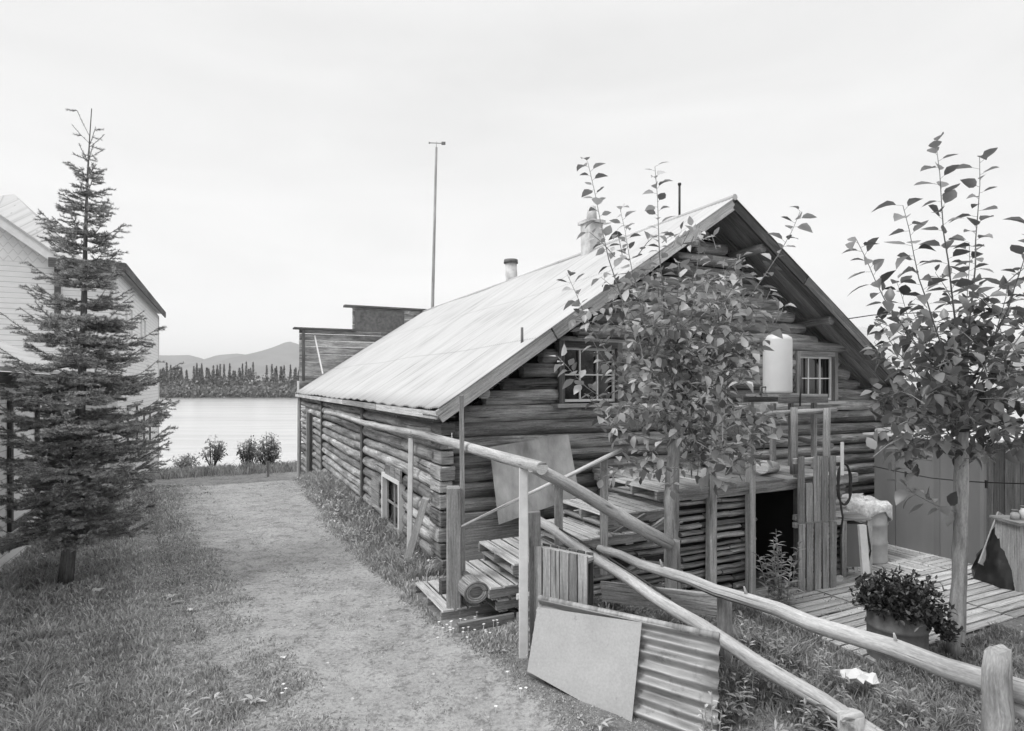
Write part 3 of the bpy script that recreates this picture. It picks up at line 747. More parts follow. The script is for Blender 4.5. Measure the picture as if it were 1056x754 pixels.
# slatted gate propped by the doorway
gt = thing('slatted_gate', 'tall slatted board gate standing open beside the dark doorway', 'gate', PZ(846, 613, -.27), ANG * .3)
gp = P(822, 612, 7.85); gq = P(870, 608, 8.05)
dirg = (gq - gp); dirg.z = 0; dirg.normalize(); nrm = V((-dirg.y, dirg.x, 0)); wdt = (gq - gp).length
m = MB(); z0 = -.25
bw = .1
for half, (za, zb) in enumerate(((z0, .68), (.70, 1.56))):
    for i in range(5):
        if half and i == 1: zb2 = zb - .35
        else: zb2 = zb
        c = gp + dirg * (.06 + i * .125) ; c = V((c.x, c.y, (za + zb2) / 2))
        m.box(c + nrm * (.0 if half else -.012), dirg * bw, nrm * .02, Z * (zb2 - za), .004)
m.build('slats', M['mid'], gt)
for zz_ in (-.1, .66, .76, 1.5):
    m = MB(); c = gp + dirg * wdt / 2; m.box(V((c.x, c.y, zz_)) + nrm * .045, dirg * (wdt + .02), nrm * .05, Z * .07, .003); m.build('cross_bar', M['pale'], gt)
# hose coil
hc = P(868, 497, 7.95)
m = MB(); pts = []
for i in range(60):
    a_ = i / 60 * 2 * math.pi * 2.5; pts.append(hc + V((math.cos(a_) * (.085 + .01 * math.sin(i)), -.06 - .01 * math.sin(i * .7), math.sin(a_) * .27 - .02)))
e = pts[-1]; pts += [e + V((.02, -.02, -.25)), e + V((.06, -.02, -.5)), e + V((.03, -.03, -.72))]
m.tube(pts, .013, 7); o = m.build('hose', M['wire'], loc=hc); tag(o, 'dark hose looped over the top corner of the slatted gate', 'hose')
m = MB(); m.box(P(868.5, 473, 7.8), (.035, 0, 0), (0, .02, 0), (0, 0, .43)); o = m.build('white_stake', M['white'], loc=P(868.5, 490, 7.8)); tag(o, 'short white stake stuck up behind the hose', 'stake')

# ------------------------------------------------------------------ pallets
def pallet_mesh(root, nb=7, a=1.0, b=1.05, mat='pallet'):
    """local: boards run along y (length a), stringers along x (b); top at z = .13"""
    m = MB(); wb = b / nb
    for i in range(nb):
        m.box(V((-b / 2 + wb * (i + .5), 0, .121)), (wb * random.uniform(.74, .84), 0, 0), (0, a, 0), (0, 0, .018), .004)
    m.build('top_deck', M[mat], root, local=True)
    for y in (-a / 2 + .03, 0, a / 2 - .03):
        m = MB(); m.box(V((0, y, .065)), (b, 0, 0), (0, .045, 0), (0, 0, .092), .003); m.build('stringer', M['mid'], root, local=True)
    m = MB()
    for i in (0, 2, 4, 6):
        m.box(V((-b / 2 + b / 7 * (i + .5), 0, .009)), (.1, 0, 0), (0, a, 0), (0, 0, .016), .003)
    m.build('bottom_deck', M['mid'], root, local=True)
pg = 'wooden pallets stacked up as steps to the lean-to'
steps = [(-.54, -1.68, .15, 'lowest pallet step, half behind the square post'), (-.13, -1.98, .42, 'second pallet step up, beside the rolled wire end'),
         (.12, -2.05, .65, 'third pallet step up, just left of the white post'), (.82, -2.15, .85, 'wide fourth pallet step below the leaning plywood'),
         (1.22, -2.05, 1.05, 'fifth pallet step up with dark open slots, right of the plywood'), (2.0, -2.0, 1.26, 'topmost pallet step against the lean-to wall')]
pw = [1.1, 1.0, 1.1, 1.2, 1.15, .5]
stp = thing('pallet', steps[0][3], 'pallet', L(steps[0][0] + .5, steps[0][1] + .5, steps[0][2] - .13), ANG, pg); pallet_mesh(stp)
SP = [stp]
for (t_, s_, z_, lab) in steps[1:]:
    c = copy_tree(stp); c['label'] = lab; c.location = L(t_ + .5, s_ + .5, z_ - .13); c.rotation_euler.z = ANG + random.uniform(-.02, .02); SP.append(c)
for i_, (t_, s_, z_, lab) in enumerate([(-.05, -1.96, .285, 'middle pallet of the three piled behind the square post'), (.2, -2.02, .50, 'pallet tucked directly beneath the third step'),
                        (.2, -2.0, .15, 'pallet on the ground beneath the second step'), (1.3, -2.0, .9, 'pallet directly beneath the fifth step')]):
    c = copy_tree(stp); c['label'] = lab; c.location = L(t_ + .5, s_ + .5, z_ - .13 - .005); c.rotation_euler.z = ANG + random.uniform(-.03, .03)
# cribbing of split slabs that carries the upper steps
cr = thing('slab_crib', 'untidy crib of split slabs holding up the upper pallet steps', 'crib', L(1.6, -1.9, -.2), ANG)
m = MB(); z = -.25
while z < .92:
    h = random.uniform(.05, .09); a0_ = 1.0 + random.uniform(-.08, .1) + (.2 if z > .65 else 0)
    if random.random() < .88: slabrow(m, a0_, 2.36, -1.95, z, h)
    z += h
m.build('slab', M['slab'], cr)
m = MB(); boxL(m, .95, 2.3, -1.78, -1.72, -.3, .75, tone=.05); boxL(m, -.4, .9, -1.2, -1.1, -.1, .3); m.build('backing', M['dark'], cr)
m = MB()
for i in range(6):
    q = L(random.uniform(1.1, 1.8), -2.04, random.uniform(.3, .9)); m.beam(q, q + Vv * random.uniform(.2, .5) + Z * random.uniform(-.25, .3) - Uv * .05, .04, .03, jit=.008)
m.build('loose_sticks', M['slab'], cr)
# boxed base below the lowest steps
bb = thing('plank_riser', 'rough plank riser box under the lowest pallet steps', 'box', L(.2, -2.05, 0), ANG)
m = MB(); boxL(m, -.52, .1, -2.05, -2.0, -.1, .14, .006); boxL(m, .1, .95, -2.12, -2.07, -.12, .16, .01, .2)
m.build('face_board', M['mid'], bb)
m = MB()
for i in range(6): slabrow(m, .1, .95, -2.1, -.12 + i * .085, .08)
m.build('stacked_slabs', M['slab'], bb)
# coiled roll end on the pallets
rc_ = P(491, 611, 6.15); m = MB()
for j in range(3): pts = [rc_ + (Vv * math.cos(a_) * 1.1 + Z * math.sin(a_) * .9) * (.075 + j * .02) - Uv * .004 * j for a_ in np.linspace(0, 6.28, 22)]; m.tube(pts, .012, 6, .1)
m.tube([rc_ + Uv * .01, rc_ + Uv * .2, rc_ + Uv * .4], .112, 20, .05, .4, cap=False); m.tube([rc_ + Uv * .05, rc_ + Uv * .052], .105, 16, 0, 0)  # inner disc toned dark as the shade of the hollow
o = m.build('wire_roll', M['mid'], loc=rc_ - Z * .1); tag(o, 'pale roll of matting with its round end towards the square post', 'roll')
# upright pallet
up_ = thing('pallet', 'pallet stood on its edge behind the corrugated sheet', 'pallet', P(577, 640, 5.45), 0)
A = P(551, 558, 5.5); B = P(606, 574, 5.15); A.z = B.z = 1.04; dd = (B - A).normalized(); nn = V((-dd.y, dd.x, 0)); wd = (B - A).length
m = MB(); nb = 6
for i in range(nb):
    c = A + dd * (wd * (i + .5) / nb); m.box(V((c.x, c.y, .53)), dd * (wd / nb * .88), nn * .02, Z * 1.0, .005)
m.build('front_slats', M['mid'], up_)
for zc in (.1, .55, .99):
    m = MB(); c = (A + B) / 2 + nn * .06; m.box(V((c.x, c.y, zc)), dd * wd, nn * .095, Z * .045, .003); m.build('stringer', M['pale'], up_)
m = MB()
for i in range(nb):
    c = A + dd * (wd * (i + .5) / nb) + nn * .12; m.box(V((c.x, c.y, .53)), dd * (wd / nb * .7), nn * .02, Z * 1.0, .005)
m.build('back_slats', M['dark'], up_)
# deck of pallets on the right
dg = 'pallets laid side by side as a yard deck'
import itertools
cells = []
for i, t_ in enumerate((3.15, 4.42, 5.69, 6.96)):
    for j, s_ in enumerate((-3.85, -2.83)):
        cells.append((t_ + .62, s_ + .5, 0, i, j))
for i, t_ in enumerate((5.55, 6.6)): cells.append((t_ + .5, -1.72, 1, i, 2))
names = {(0, 0): 'deck pallet just behind the drum planter', (0, 1): 'weedy deck pallet in front of the slatted gate', (1, 0): 'deck pallet at the foot of the right-hand tree', (1, 1): 'deck pallet behind the potted plant, below the pale drum',
         (2, 0): 'front deck pallet right of the tree trunk', (2, 1): 'deck pallet below the near corner of the dark shed', (3, 0): 'deck pallet at the right edge of the picture', (3, 1): 'deck pallet under the black plastic heap',
         (0, 2): 'deck pallet with lengthwise boards under the pale drum', (1, 2): 'deck pallet with lengthwise boards along the dark shed'}
first = None
for (t_, s_, rot, i, j) in cells:
    loc = L(t_, s_, -.33 + .004 * ((i + j) % 3)); rz = ANG + (0 if rot else math.pi / 2) + random.uniform(-.012, .012)
    if first is None:
        first = thing('pallet', names[(i, j)], 'pallet', loc, rz, dg); pallet_mesh(first, 8, 1.24, 1.0)
    else:
        c = copy_tree(first); c.location = loc; c.rotation_euler.z = rz; c['label'] = names[(i, j)]

# leaning plywood
c4 = [P(505, 461, 7.9), P(586, 448, 8.35), P(592, 514, 8.1), P(514.6, 541, 7.6)]
c4[2] = c4[1] + (c4[3] - c4[0]) * .86 + (c4[1] - c4[0]) * .02
m = MB(); n_ = (c4[1] - c4[0]).cross(c4[3] - c4[0]).normalized(); n_ = n_ if n_.y > 0 else -n_
m.poly(c4, n_ * .014, .5); o = m.build('plywood_sheet', M['ply'], loc=c4[3]); tag(o, 'grey weathered plywood sheet leaning on the cabin wall above the steps', 'board')
m = MB(); c = L(.65, -.5, .35); m.box(c, Vv * 1.1, Uv * .03, Z * .62, .006); m.box(c + Z * .4 + Uv * .05, Vv * 1.3, Uv * .03, Z * .2, .006); o = m.build('leaning_planks', M['mid'], loc=L(.65, -.5, 0)); tag(o, 'low plank panel under the leaning plywood', 'board')

# thin stick handrail
hr = thing('stick_handrail', 'thin stick handrail rising along the pallet steps', 'handrail', L(.6, -2.2, .8), ANG)
m = MB(); m.tube([P(476, 543, 6.35), P(567, 499, 6.35), P(573, 495, 6.35)], [.014, .02, .02], 7); m.tube([P(570, 499, 6.33), P(624, 472, 6.5), P(641, 464, 6.6)], .024, 7, tone=.9); m.build('rail', M['pale'], hr)
for px, yt, yb, Y in ((576, 497, 562, 6.38), (623, 473, 592, 6.55)):
    m = MB(); a = P(px, yt, Y); b = P(px, yb, Y); m.box((a + b) / 2, (.085, 0, 0), (0, .05, 0), (0, 0, (a - b).length), .004); m.build('post', M['mid'], hr)
m = MB(); a = P(633, 600, 6.6); 
# ------------------------------------------------------------------ lane-side pole fence with white posts
lf = thing('pole_fence', 'long pale pole rail on slim white posts along the cabin wall', 'fence', V((.1, 5.44, 0)))
f1 = V((.256, 5.12, 1.81)); f0 = V((-4.75, 15.3, 1.80))
m = MB(); d_ = f1 - f0; pts = [f0 + d_ * (i / 12) + Z * (.02 * math.sin(i * .9)) for i in range(13)]
m.tube(pts, [.045 + .012 * i / 12 for i in range(13)], 12, .015, .85); m.build('rail', M['peeled'], lf)
e = P(690, 560, 6.02); g0 = P(549, 481, 5.2)
m = MB(); m.tube([g0.lerp(e, i / 6) + Z * .012 * math.sin(i) for i in range(7)], [.055 + .012 * i / 6 for i in range(7)], 12, .02, .6); m.build('rail', M['peeled'], lf)
for (a, b, w_) in ((P(540, 474, 5.44), P(540, 686, 5.44), .085), (P(424, 452, 8.6), P(422, 578, 8.5), .07)):
    m = MB(); m.beam(b, a, w_, w_ * .7, V((0, 1, 0)), .003); m.build('post', M['whitepost'], lf, bevel=.006)
for px, y0_, y1_, Y in ((385, 424, 434, 12.2), (410, 424, 443, 10.0)):
    m = MB(); m.beam(P(px, y0_, Y), P(px, y1_, Y), .05, .05, V((0, 1, 0))); m.build('hanger', M['pale'], lf)
m = MB(); a = P(467.5, 640, 6.4); a.z = tz(a.x, a.y) - .05; m.box(V((a.x, a.y, (a.z + 1.42) / 2)), (.15, .02, 0), (-.02, .15, 0), Z * (1.42 - a.z), .006, .4)
o = m.build('square_post', M['mid'], loc=a, bevel=.012); tag(o, 'thick square weathered post at the foot of the pallet steps', 'post')
m = MB(); a = P(478, 638, 6.5); m.beam(V((a.x, a.y, 0)), P(476, 408, 6.5), .05, .05, V((0, 1, 0)), .003, .6); o = m.build('tall_pole', M['mid'], loc=V((a.x, a.y, 0))); tag(o, 'tall thin pole rising past the eave behind the square post', 'pole')
m = MB(); a = P(553, 690, 5.55); m.beam(V((a.x, a.y, -.05)), P(551, 528, 5.6), .11, .1, V((0, 1, 0)), .006, .3); o = m.build('dark_post', M['peeldk'], loc=V((a.x, a.y, -.05))); tag(o, 'dark rough post just behind the white post', 'post')
m = MB(); m.beam(P(416, 592, 8.05), P(439, 514, 7.72), .085, .06, V((0, 1, 0)), .004, .7); o = m.build('leaning_timber', M['pale'], loc=P(416, 592, 8.05)); tag(o, 'pale timber leaning against the cabin corner logs', 'timber')
# small round thing hanging at the eave
m = MB(); q = P(466, 460, 7.3); m.tube([q - V((.04, 0, 0)), q + V((.04, 0, 0))], [.03, .03], 10, 0, .9); m.tube([q + Z * .03, q + Z * .16], .004, 5); o = m.build('porcelain_knob', M['white'], loc=q); tag(o, 'small white insulator hanging by the tall thin pole', 'insulator')

# ------------------------------------------------------------------ right-hand rail fence
rf = thing('log_rail_fence', 'rustic fence of thick peeled log rails crossing the foreground', 'fence', V((1.9, 4.9, -.2)))
A = V((.87, 6.02, .86)); B = V((3.15, 3.07, .75)); m = MB()
pts = [A.lerp(B, i / 14) - Z * (.012 * math.sin(i / 14 * math.pi)) + V((.01 * math.sin(i * 1.3), 0, .012 * math.sin(i * 2.1))) for i in range(15)]
m.tube(pts, [.040 + .030 * i / 14 for i in range(15)], 16, .025, .6)
for i in (3, 6, 10): q = pts[i]; m.tube([q + Z * .03, q + V((-.03, -.02, .11))], [.016, .006], 6)
m.build('upper_rail', M['peeled'], rf)
A = P(552, 535, 6.2); B = P(925, 772, 3.95); m = MB()
pts = [A.lerp(B, i / 14) - Z * (.02 * math.sin(i / 14 * math.pi)) + V((0, 0, .01 * math.sin(i * 1.7))) for i in range(15)]
m.tube(pts, [.047 + .015 * i / 14 for i in range(15)], 16, .025, .75); m.build('lower_rail', M['peeled'], rf)
def fpost(a, b, r, mm, lab=None):
    m = MB(); m.log(b, a, r, 14, .18, .05, .012, .6, -.05); o = m.build('post', M[mm], rf)
    if lab: o['label'] = lab
m = MB(); a = P(1031, 860, 3.3); b = P(1028, 672, 3.3); m.tube([a.lerp(b, i / 9) + V((.008 * math.sin(i * 2.3), 0, 0)) for i in range(10)] , [.078, .075, .078, .072, .074, .07, .072, .068, .066, .058], 18, .07, .6)
for v_ in m.v[-18:]: v_.z += random.uniform(-.02, .035)
o = m.build('post', M['barkpost'], rf); o['label'] = 'stout rough post with ragged top at the right edge'
fpost(P(878, 737, 4.1), P(878, 800, 4.1), .085, 'peeled')
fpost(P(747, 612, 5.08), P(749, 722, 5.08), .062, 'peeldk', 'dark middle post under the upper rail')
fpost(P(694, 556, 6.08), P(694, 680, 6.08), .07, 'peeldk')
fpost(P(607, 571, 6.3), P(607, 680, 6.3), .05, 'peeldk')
m = MB(); a = P(1040, 724, 3.5); b = P(1130, 775, 3.1); m.log(a - (b - a) * .3, b, .05, 14, .2, .02, .004); m.build('lower_rail', M['peeled'], rf)
m = MB(); m.beam(P(621, 609, 6.3), P(742, 625, 5.35), .03, .2, Z, .006, .7); o = m.build('fence_plank', M['mid'], rf)
m = MB(); pts = [P(552, 535, 6.2).lerp(P(925, 772, 3.95), .1 + i * .035) + Z * (.052 + .018 * math.sin(i / 11 * 3.14)) for i in range(12)]; m.tube(pts, .009, 6); o = m.build('black_cable', M['wire'], loc=pts[0]); tag(o, 'black cable running along the top of the lower fence rail', 'cable')

# corrugated sheet and smooth panel
TL = P(556, 618, 5.19); TR = P(742, 658, 4.43); BL = P(543, 706, 5.0); BR = TR + (BL - TL) * 1.25 + (TR - TL) * .02
BL = TL + (BL - TL) * 1.06
cs_ = thing('corrugated_sheet', 'dull corrugated metal sheet leaning against the log fence', 'sheet', BL)
nr, ncl = 170, 12; fr = np.linspace(0, 1, nr); fc_ = np.linspace(0, 1, ncl)
exu = (TR - TL); exd = (BL - TL); nr_ = exu.cross(exd).normalized(); nr_ = nr_ if nr_.y < 0 else -nr_
vs = []; uvs = []
for a_ in fr:
    for c_ in fc_:
        l = TL.lerp(BL, a_); r = TR.lerp(BR, a_); q = l.lerp(r, c_)
        q = q + nr_ * (.028 * math.cos(a_ * 2 * math.pi * 7.5)) + nr_ * (.015 * math.sin(c_ * 4) + .012 * math.exp(-((a_ - .45) / .12) ** 2 - ((c_ - .82) / .07) ** 2) - .01 * math.exp(-((a_ - .7) / .1) ** 2 - ((c_ - .65) / .06) ** 2))
        vs.append(q); uvs.append((a_ * .85, c_ * 1.5))
vs += [q - nr_ * .004 for q in vs]; N = nr * ncl
fcs = []
for i in range(nr - 1):
    for j in range(ncl - 1):
        k = i * ncl + j; fcs.append([k, k + ncl, k + ncl + 1, k + 1]); fcs.append([N + k, N + k + 1, N + k + ncl + 1, N + k + ncl])
for j in range(ncl - 1): k = j; fcs.append([k, k + 1, N + k + 1, N + k])
for i in range(nr - 1):
    k = i * ncl; fcs.append([k, N + k, N + k + ncl, k + ncl]); k += ncl - 1; fcs.append([k, k + ncl, N + k + ncl, N + k])
m = MB(); m.v = vs
for q in fcs: m.face(q, [uvs[x % N] for x in q], .5, True)
m.build('sheet_metal', M['corr'], cs_)
m = MB(); m.tube([TL + nr_ * .0 + Z * .01, TR + Z * .01], .028, 12, 0, .9); m.build('rolled_top_edge', M['corr'], cs_)
c4 = [P(554.5, 626, 5.06), P(662, 642, 4.63), P(651, 752, 4.36), P(541, 692, 4.93)]
def onpl(px, py, off=.062):
    d_ = P(px, py, 1.0) - V((0, 0, CAMZ)); o_ = TL + nr_ * off; return V((0, 0, CAMZ)) + d_ * ((o_ - V((0, 0, CAMZ))).dot(nr_) / d_.dot(nr_))
c4 = [onpl(554.5, 626), onpl(662, 642), onpl(651, 752), onpl(544, 692)]
m = MB(); m.poly(c4, nr_ * .006, .5); o = m.build('flat_panel', M['panel'], loc=c4[3]); tag(o, 'smooth pale grey panel leaning on the left of the corrugated sheet', 'panel')
for q in c4: pass

# ------------------------------------------------------------------ right shed, drum and yard clutter
sh = thing('plywood_shed', 'small dark plywood shed with a pale flat sheet roof', 'shed', L(7.55, -2.56, -.3), ANG)
T0, T1, S0s, S1s, H0, H1 = 7.55, 10.6, -2.56, -.94, -.32, 1.62
ed = [S0s, -1.82, -1.12, S1s]
m = MB()
for i, (a, b) in enumerate(zip([S0s, -1.95, -1.3], [-1.958, -1.308, S1s])): boxL(m, T0, T0 + .02, a, b, H0, H1, 0, [.45, .6, .35][i])
m.build('side_panel', M['shed'], sh)
m = MB(); boxL(m, T0 - .012, T0 - .001, -2.0, -1.91, H0 + .1, H1 - .03, 0, .1); boxL(m, T0 - .02, T0 + .05, S0s - .05, S0s - .002, H0, H1, 0, .9); m.build('trim', M['shed'], sh)
m = MB(); i = 0; t_ = T0 + .08
while t_ < T1:
    boxL(m, t_, t_ + .14, S0s + .01, S0s + .03, H0, H1 + .05, .004); t_ += .15
m.build('front_boards', M['dark'], sh)
m = MB(); boxL(m, T1 - .02, T1, S0s + .04, S1s, H0, H1); boxL(m, T0 + .03, T1 - .03, S1s - .03, S1s - .01, H0, H1); m.build('rear_panel', M['shed'], sh)
m = MB(); boxL(m, T0 - .13, 9.2, S0s - .12, S1s + .12, H1 + .02, H1 + .05, .006, .8); boxL(m, 9.1, T1 + .2, S0s - .15, S1s + .1, H1 + .055, H1 + .08, .01, .8); m.build('roof_sheet', M['tank'], sh)
m = MB(); m.log(L(T0 - .1, S1s - .1, H1 + .11), L(T0 + .5, S1s - .15, H1 + .11), .035, 8); m.build('roof_batten', M['pale'], sh)
# neighbouring building beyond
nb_ = thing('neighbour_building', 'dark neighbouring building with pale roof behind the plywood shed', 'building', L(13, 4, -.3), ANG)
m = MB(); boxL(m, 12, 20, 3, 11, -.5, 2.4, 0, .5); m.build('wall', M['dark'], nb_)
m = MB(); a = [L(11.6, 2.6, 2.35), L(20.4, 2.6, 2.35), L(20.4, 7, 4.6), L(11.6, 7, 4.6)]; m.poly(a, Z * .06, .5); a = [L(11.6, 7.01, 4.6), L(20.4, 7.01, 4.6), L(20.4, 11.4, 2.35), L(11.6, 11.4, 2.35)]; m.poly(a, Z * .06, .5); m.build('roof', M['roof'], nb_)
m = MB(); m.poly([L(11.98, 3.0, 2.401), L(11.98, 11, 2.401), L(11.98, 7, 4.5)], Vv * .05, .5); m.build('gable', M['dark'], nb_)
for s_ in (4.5,):
    m = MB(); boxL(m, 13.2, 14.2, 2.95, 3.02, .8, 1.9); wf = m.build('window', M['pale'], nb_); m = MB(); boxL(m, 13.28, 14.12, 2.93, 2.948, .88, 1.82); m.build('pane', M['glass'], wf)
# oil drum with cloth
dc = P(893, 573, 9.3); dc.z = -.195
dr = thing('oil_drum', 'pale steel drum on the deck under the draped cloth', 'drum', dc)
def drum(par, c, r, h, mat, ribs=(.33, .66)):
    m = MB(); pr = [(0, r), (.015, r + .008), (.03, r)]
    for f in ribs: pr += [(h * f - .025, r), (h * f, r + .014), (h * f + .025, r)]
    pr += [(h - .03, r), (h - .012, r + .009), (h, r + .004)]
    m.tube([c + Z * z_ for z_, _ in pr], [r_ for _, r_ in pr], 32, 0, .5); return m.build('barrel', M[mat], par)
drum(dr, dc, .285, .88, 'drum')
m = MB(); m.tube([dc + Z * .88 + V((.12, 0, 0)), dc + Z * .9 + V((.12, 0, 0))], .03, 10); m.build('bung', M['rust'], dr)
# cloth draped: radial sheet
cm = MB(); nr, na = 9, 48; ctr = dc + Z * .93; rings = []
for i in range(nr):
    f = i / (nr - 1); ring = []
    for k in range(na):
        a_ = 2 * math.pi * k / na; out = min(f * .62, .33); hang = max(0, f * .62 - .33) * (1.0 + .5 * math.sin(a_ * 2 + 1))
        rr = out * (1 + .25 * (math.cos(a_ - 3.3) > .5) * f) + (.02 * math.sin(a_ * 9) if hang else .0)
        zz_ = .03 * math.sin(a_ * 5 + i) * (1 - f) - hang + .05 * math.cos(a_ - 3.0) * (1 - f) + .015 * math.sin(a_ * 7 + i * 2)
        cm.v.append(ctr + V((rr * math.cos(a_) * 1.12 - .04, rr * math.sin(a_), zz_)))
    rings.append(i * na)
for i in range(nr - 1):
    for k in range(na):
        k2 = (k + 1) % na; cm.face([i * na + k, (i + 1) * na + k, (i + 1) * na + k2, i * na + k2], [(0, 0), (.1, 0), (.1, .1), (0, .1)], .5, True)
o = cm.build('draped_cloth', M['cloth'], loc=dc + Z * .88); tag(o, 'crumpled pale cloth draped over the steel drum', 'cloth')
so = o.modifiers.new('solid', 'SOLIDIFY'); so.thickness = .008
# old washing stand left of the drum
wsn = thing('wash_stand', 'rough wash stand of boards between slatted gate and steel drum', 'stand', P(876, 600, 8.6))
b0 = wsn.location.copy(); b0.z = -.2
m = MB(); m.box(b0 + V((0, 0, .82)), (.42, 0, 0), (0, .4, 0), (0, 0, .03)); m.build('top', M['mid'], wsn)
for dx, dy in ((-.18, -.17), (.18, -.17), (-.18, .17), (.18, .17)):
    m = MB(); m.box(b0 + V((dx, dy, .40)), (.06, 0, 0), (0, .05, 0), (0, 0, .8)); m.build('leg', M['pale'] if dx > 0 else M['mid'], wsn)
m = MB(); m.box(b0 + V((-.04, -.02, .45)), (.26, 0, 0), (0, .3, 0), (0, 0, .6)); m.build('cabinet', M['shed'], wsn)
m = MB(); a = P(891, 592, 8.2); a.z = -.19; m.box(a + Z * .38, (.1, .01, 0), (-.01, .03, 0), (0, .1, .78), .003, .8); o = m.build('white_board', M['whitepost'], loc=a); tag(o, 'narrow pale board leaning on the front of the steel drum', 'board')
m = MB(); pts = [b0 + V((.1, -.25, .75)), b0 + V((.14, -.27, .4)), b0 + V((.05, -.3, .1)), b0 + V((-.1, -.32, .02))]; m.tube(pts, .014, 6); o = m.build('drain_hose', M['wire'], loc=b0); tag(o, 'thin black hose hanging in front of the wash stand', 'hose')
# planter: cut drum with bushy plant
pc = P(925, 685, 5.98); pc.z = -.3
tb = thing('drum_planter', 'cut-down rusty steel drum used as a planter beside the deck', 'planter', pc)
m = MB(); r = .262
pr = [(0, r), (.02, r + .008), (.04, r), (.2, r), (.215, r + .012), (.23, r), (.40, r), (.415, r + .014), (.43, r), (.60, r), (.615, r + .012), (.625, r), (.62, r - .012), (.56, r - .014)]
m.tube([pc + Z * z_ for z_, _ in pr], [q for _, q in pr], 36, 0, .5); m.build('barrel', M['tub'], tb)
m = MB(); m.tube([pc + Z * .5, pc + Z * .566], r - .016, 24); m.build('soil', M['ground'], tb)
pl = thing('potted_plant', 'dark bushy plant spilling out of the drum planter', 'plant', pc + Z * .567)
st = MB(); lf_ = MB(); base = pc + Z * .56
for k in range(340):
    a_ = random.uniform(0, 6.28); el = random.uniform(.0, 1.35); ln = random.uniform(.18, .36)
    d_ = V((math.cos(a_) * math.cos(el) * 1.0 + .2, math.sin(a_) * math.cos(el), math.sin(el) * .9)); p0 = base + V((math.cos(a_) * .12, math.sin(a_) * .12, 0)); pts = [p0]
    for j in range(1, 5):
        f = j / 4; pts.append(p0 + d_ * ln * f - Z * (.10 * f * f * (2.2 if d_.x > .7 else -.2)))
    if k < 60: st.tube(pts, [.005, .004, .003, .003, .002], 4)
    for j in range(1, 5):
        for q in range(4):
            lf_.leaf(pts[j] + V((random.uniform(-.02, .02),) * 3), V((random.gauss(0, 1), random.gauss(0, 1), random.gauss(.3, 1))) + d_ * .6, V((random.gauss(0, .6), random.gauss(0, .6), 1)), random.uniform(.04, .075), random.uniform(.02, .034), random.random() ** 1.5, curl=.1)
st.build('stems', M['potleaf'], pl); lf_.build('foliage', M['potleaf'], pl)
# right-hand clutter
q = P(1048, 600, 8.0); q.z = -.19
cb = thing('wood_cabinet', 'upright weathered board cabinet at the right edge of the deck', 'cabinet', q)
m = MB()
for i in range(4): m.box(q + V((-.07 + .11 * i, 0, .43)), (.106, 0, 0), (0, .4, 0), (0, 0, .86), .003)
m.build('body', M['mid'], cb); m = MB(); m.box(q + V((.1, -.02, .89)), (.55, 0, 0), (0, .5, 0), (0, 0, .04)); m.build('top', M['mid'], cb)
m = MB(); m.box(q + V((.17, -.215, .4)), (.16, 0, 0), (0, .03, 0), (0, 0, .3)); m.build('panel', M['dark'], cb)
for dx, hh, lab, mm in ((.06, .16, 'white enamel jar standing on the weathered cabinet', 'tank'), (-.06, .11, 'small pale tin beside the jar on the weathered cabinet', 'drum')):
    c = q + V((dx, -.05, .911)); jar = thing('jar' if dx > 0 else 'tin', lab, 'jar' if dx > 0 else 'tin', c); m = MB(); m.tube([c, c + Z * hh * .7, c + Z * hh * .8, c + Z * hh], [.05, .05, .035, .035], 14); m.build('body', M[mm], jar); m = MB(); m.tube([c + Z * hh, c + Z * (hh + .02)], .04, 14); m.build('lid', M['rust'], jar)
m = MB(); c0 = P(1030, 590, 8.2); c0.z = -.19
ex = [(0, .20, .34), (.12, .22, .33), (.3, .2, .28), (.5, .17, .2), (.7, .12, .14), (.82, .06, .08)]
rings = []
for z_, rx, ry in ex:
    for k in range(20):
        a_ = 6.283 * k / 20; w_ = 1 + .16 * math.sin(a_ * 5 + z_ * 9) + random.uniform(-.13, .13); m.v.append(c0 + V((rx * math.cos(a_) * w_ + z_ * .12, ry * math.sin(a_) * w_, z_)))
for i in range(len(ex) - 1):
    for k in range(20):
        k2 = (k + 1) % 20; m.face([i * 20 + k, i * 20 + k2, (i + 1) * 20 + k2, (i + 1) * 20 + k], [(0, 0)] * 4, .5, True)
m.face([(len(ex) - 1) * 20 + k for k in range(20)], [(0, 0)] * 20, .5)
o = m.build('black_tarp', M['tar'], loc=c0); tag(o, 'glossy black plastic draped over a heap beside the cabinet', 'tarp')
m = MB(); m.beam(P(1013, 583, 8.25), P(1033, 530, 8.45), .12, .03, V((0, 1, 0)), .003, .7); o = m.build('grey_board', M['mid'], loc=P(1013, 583, 8.25)); tag(o, 'grey board leaning on the black plastic heap', 'board')
m = MB(); a = PZ(1021, 596, -.16); b = PZ(1052, 606, -.15); m.beam(a, b, .12, .08, Z, .004, .9); o = m.build('short_beam', M['pale'], loc=a); tag(o, 'short pale beam lying on the deck before the cabinet', 'timber')
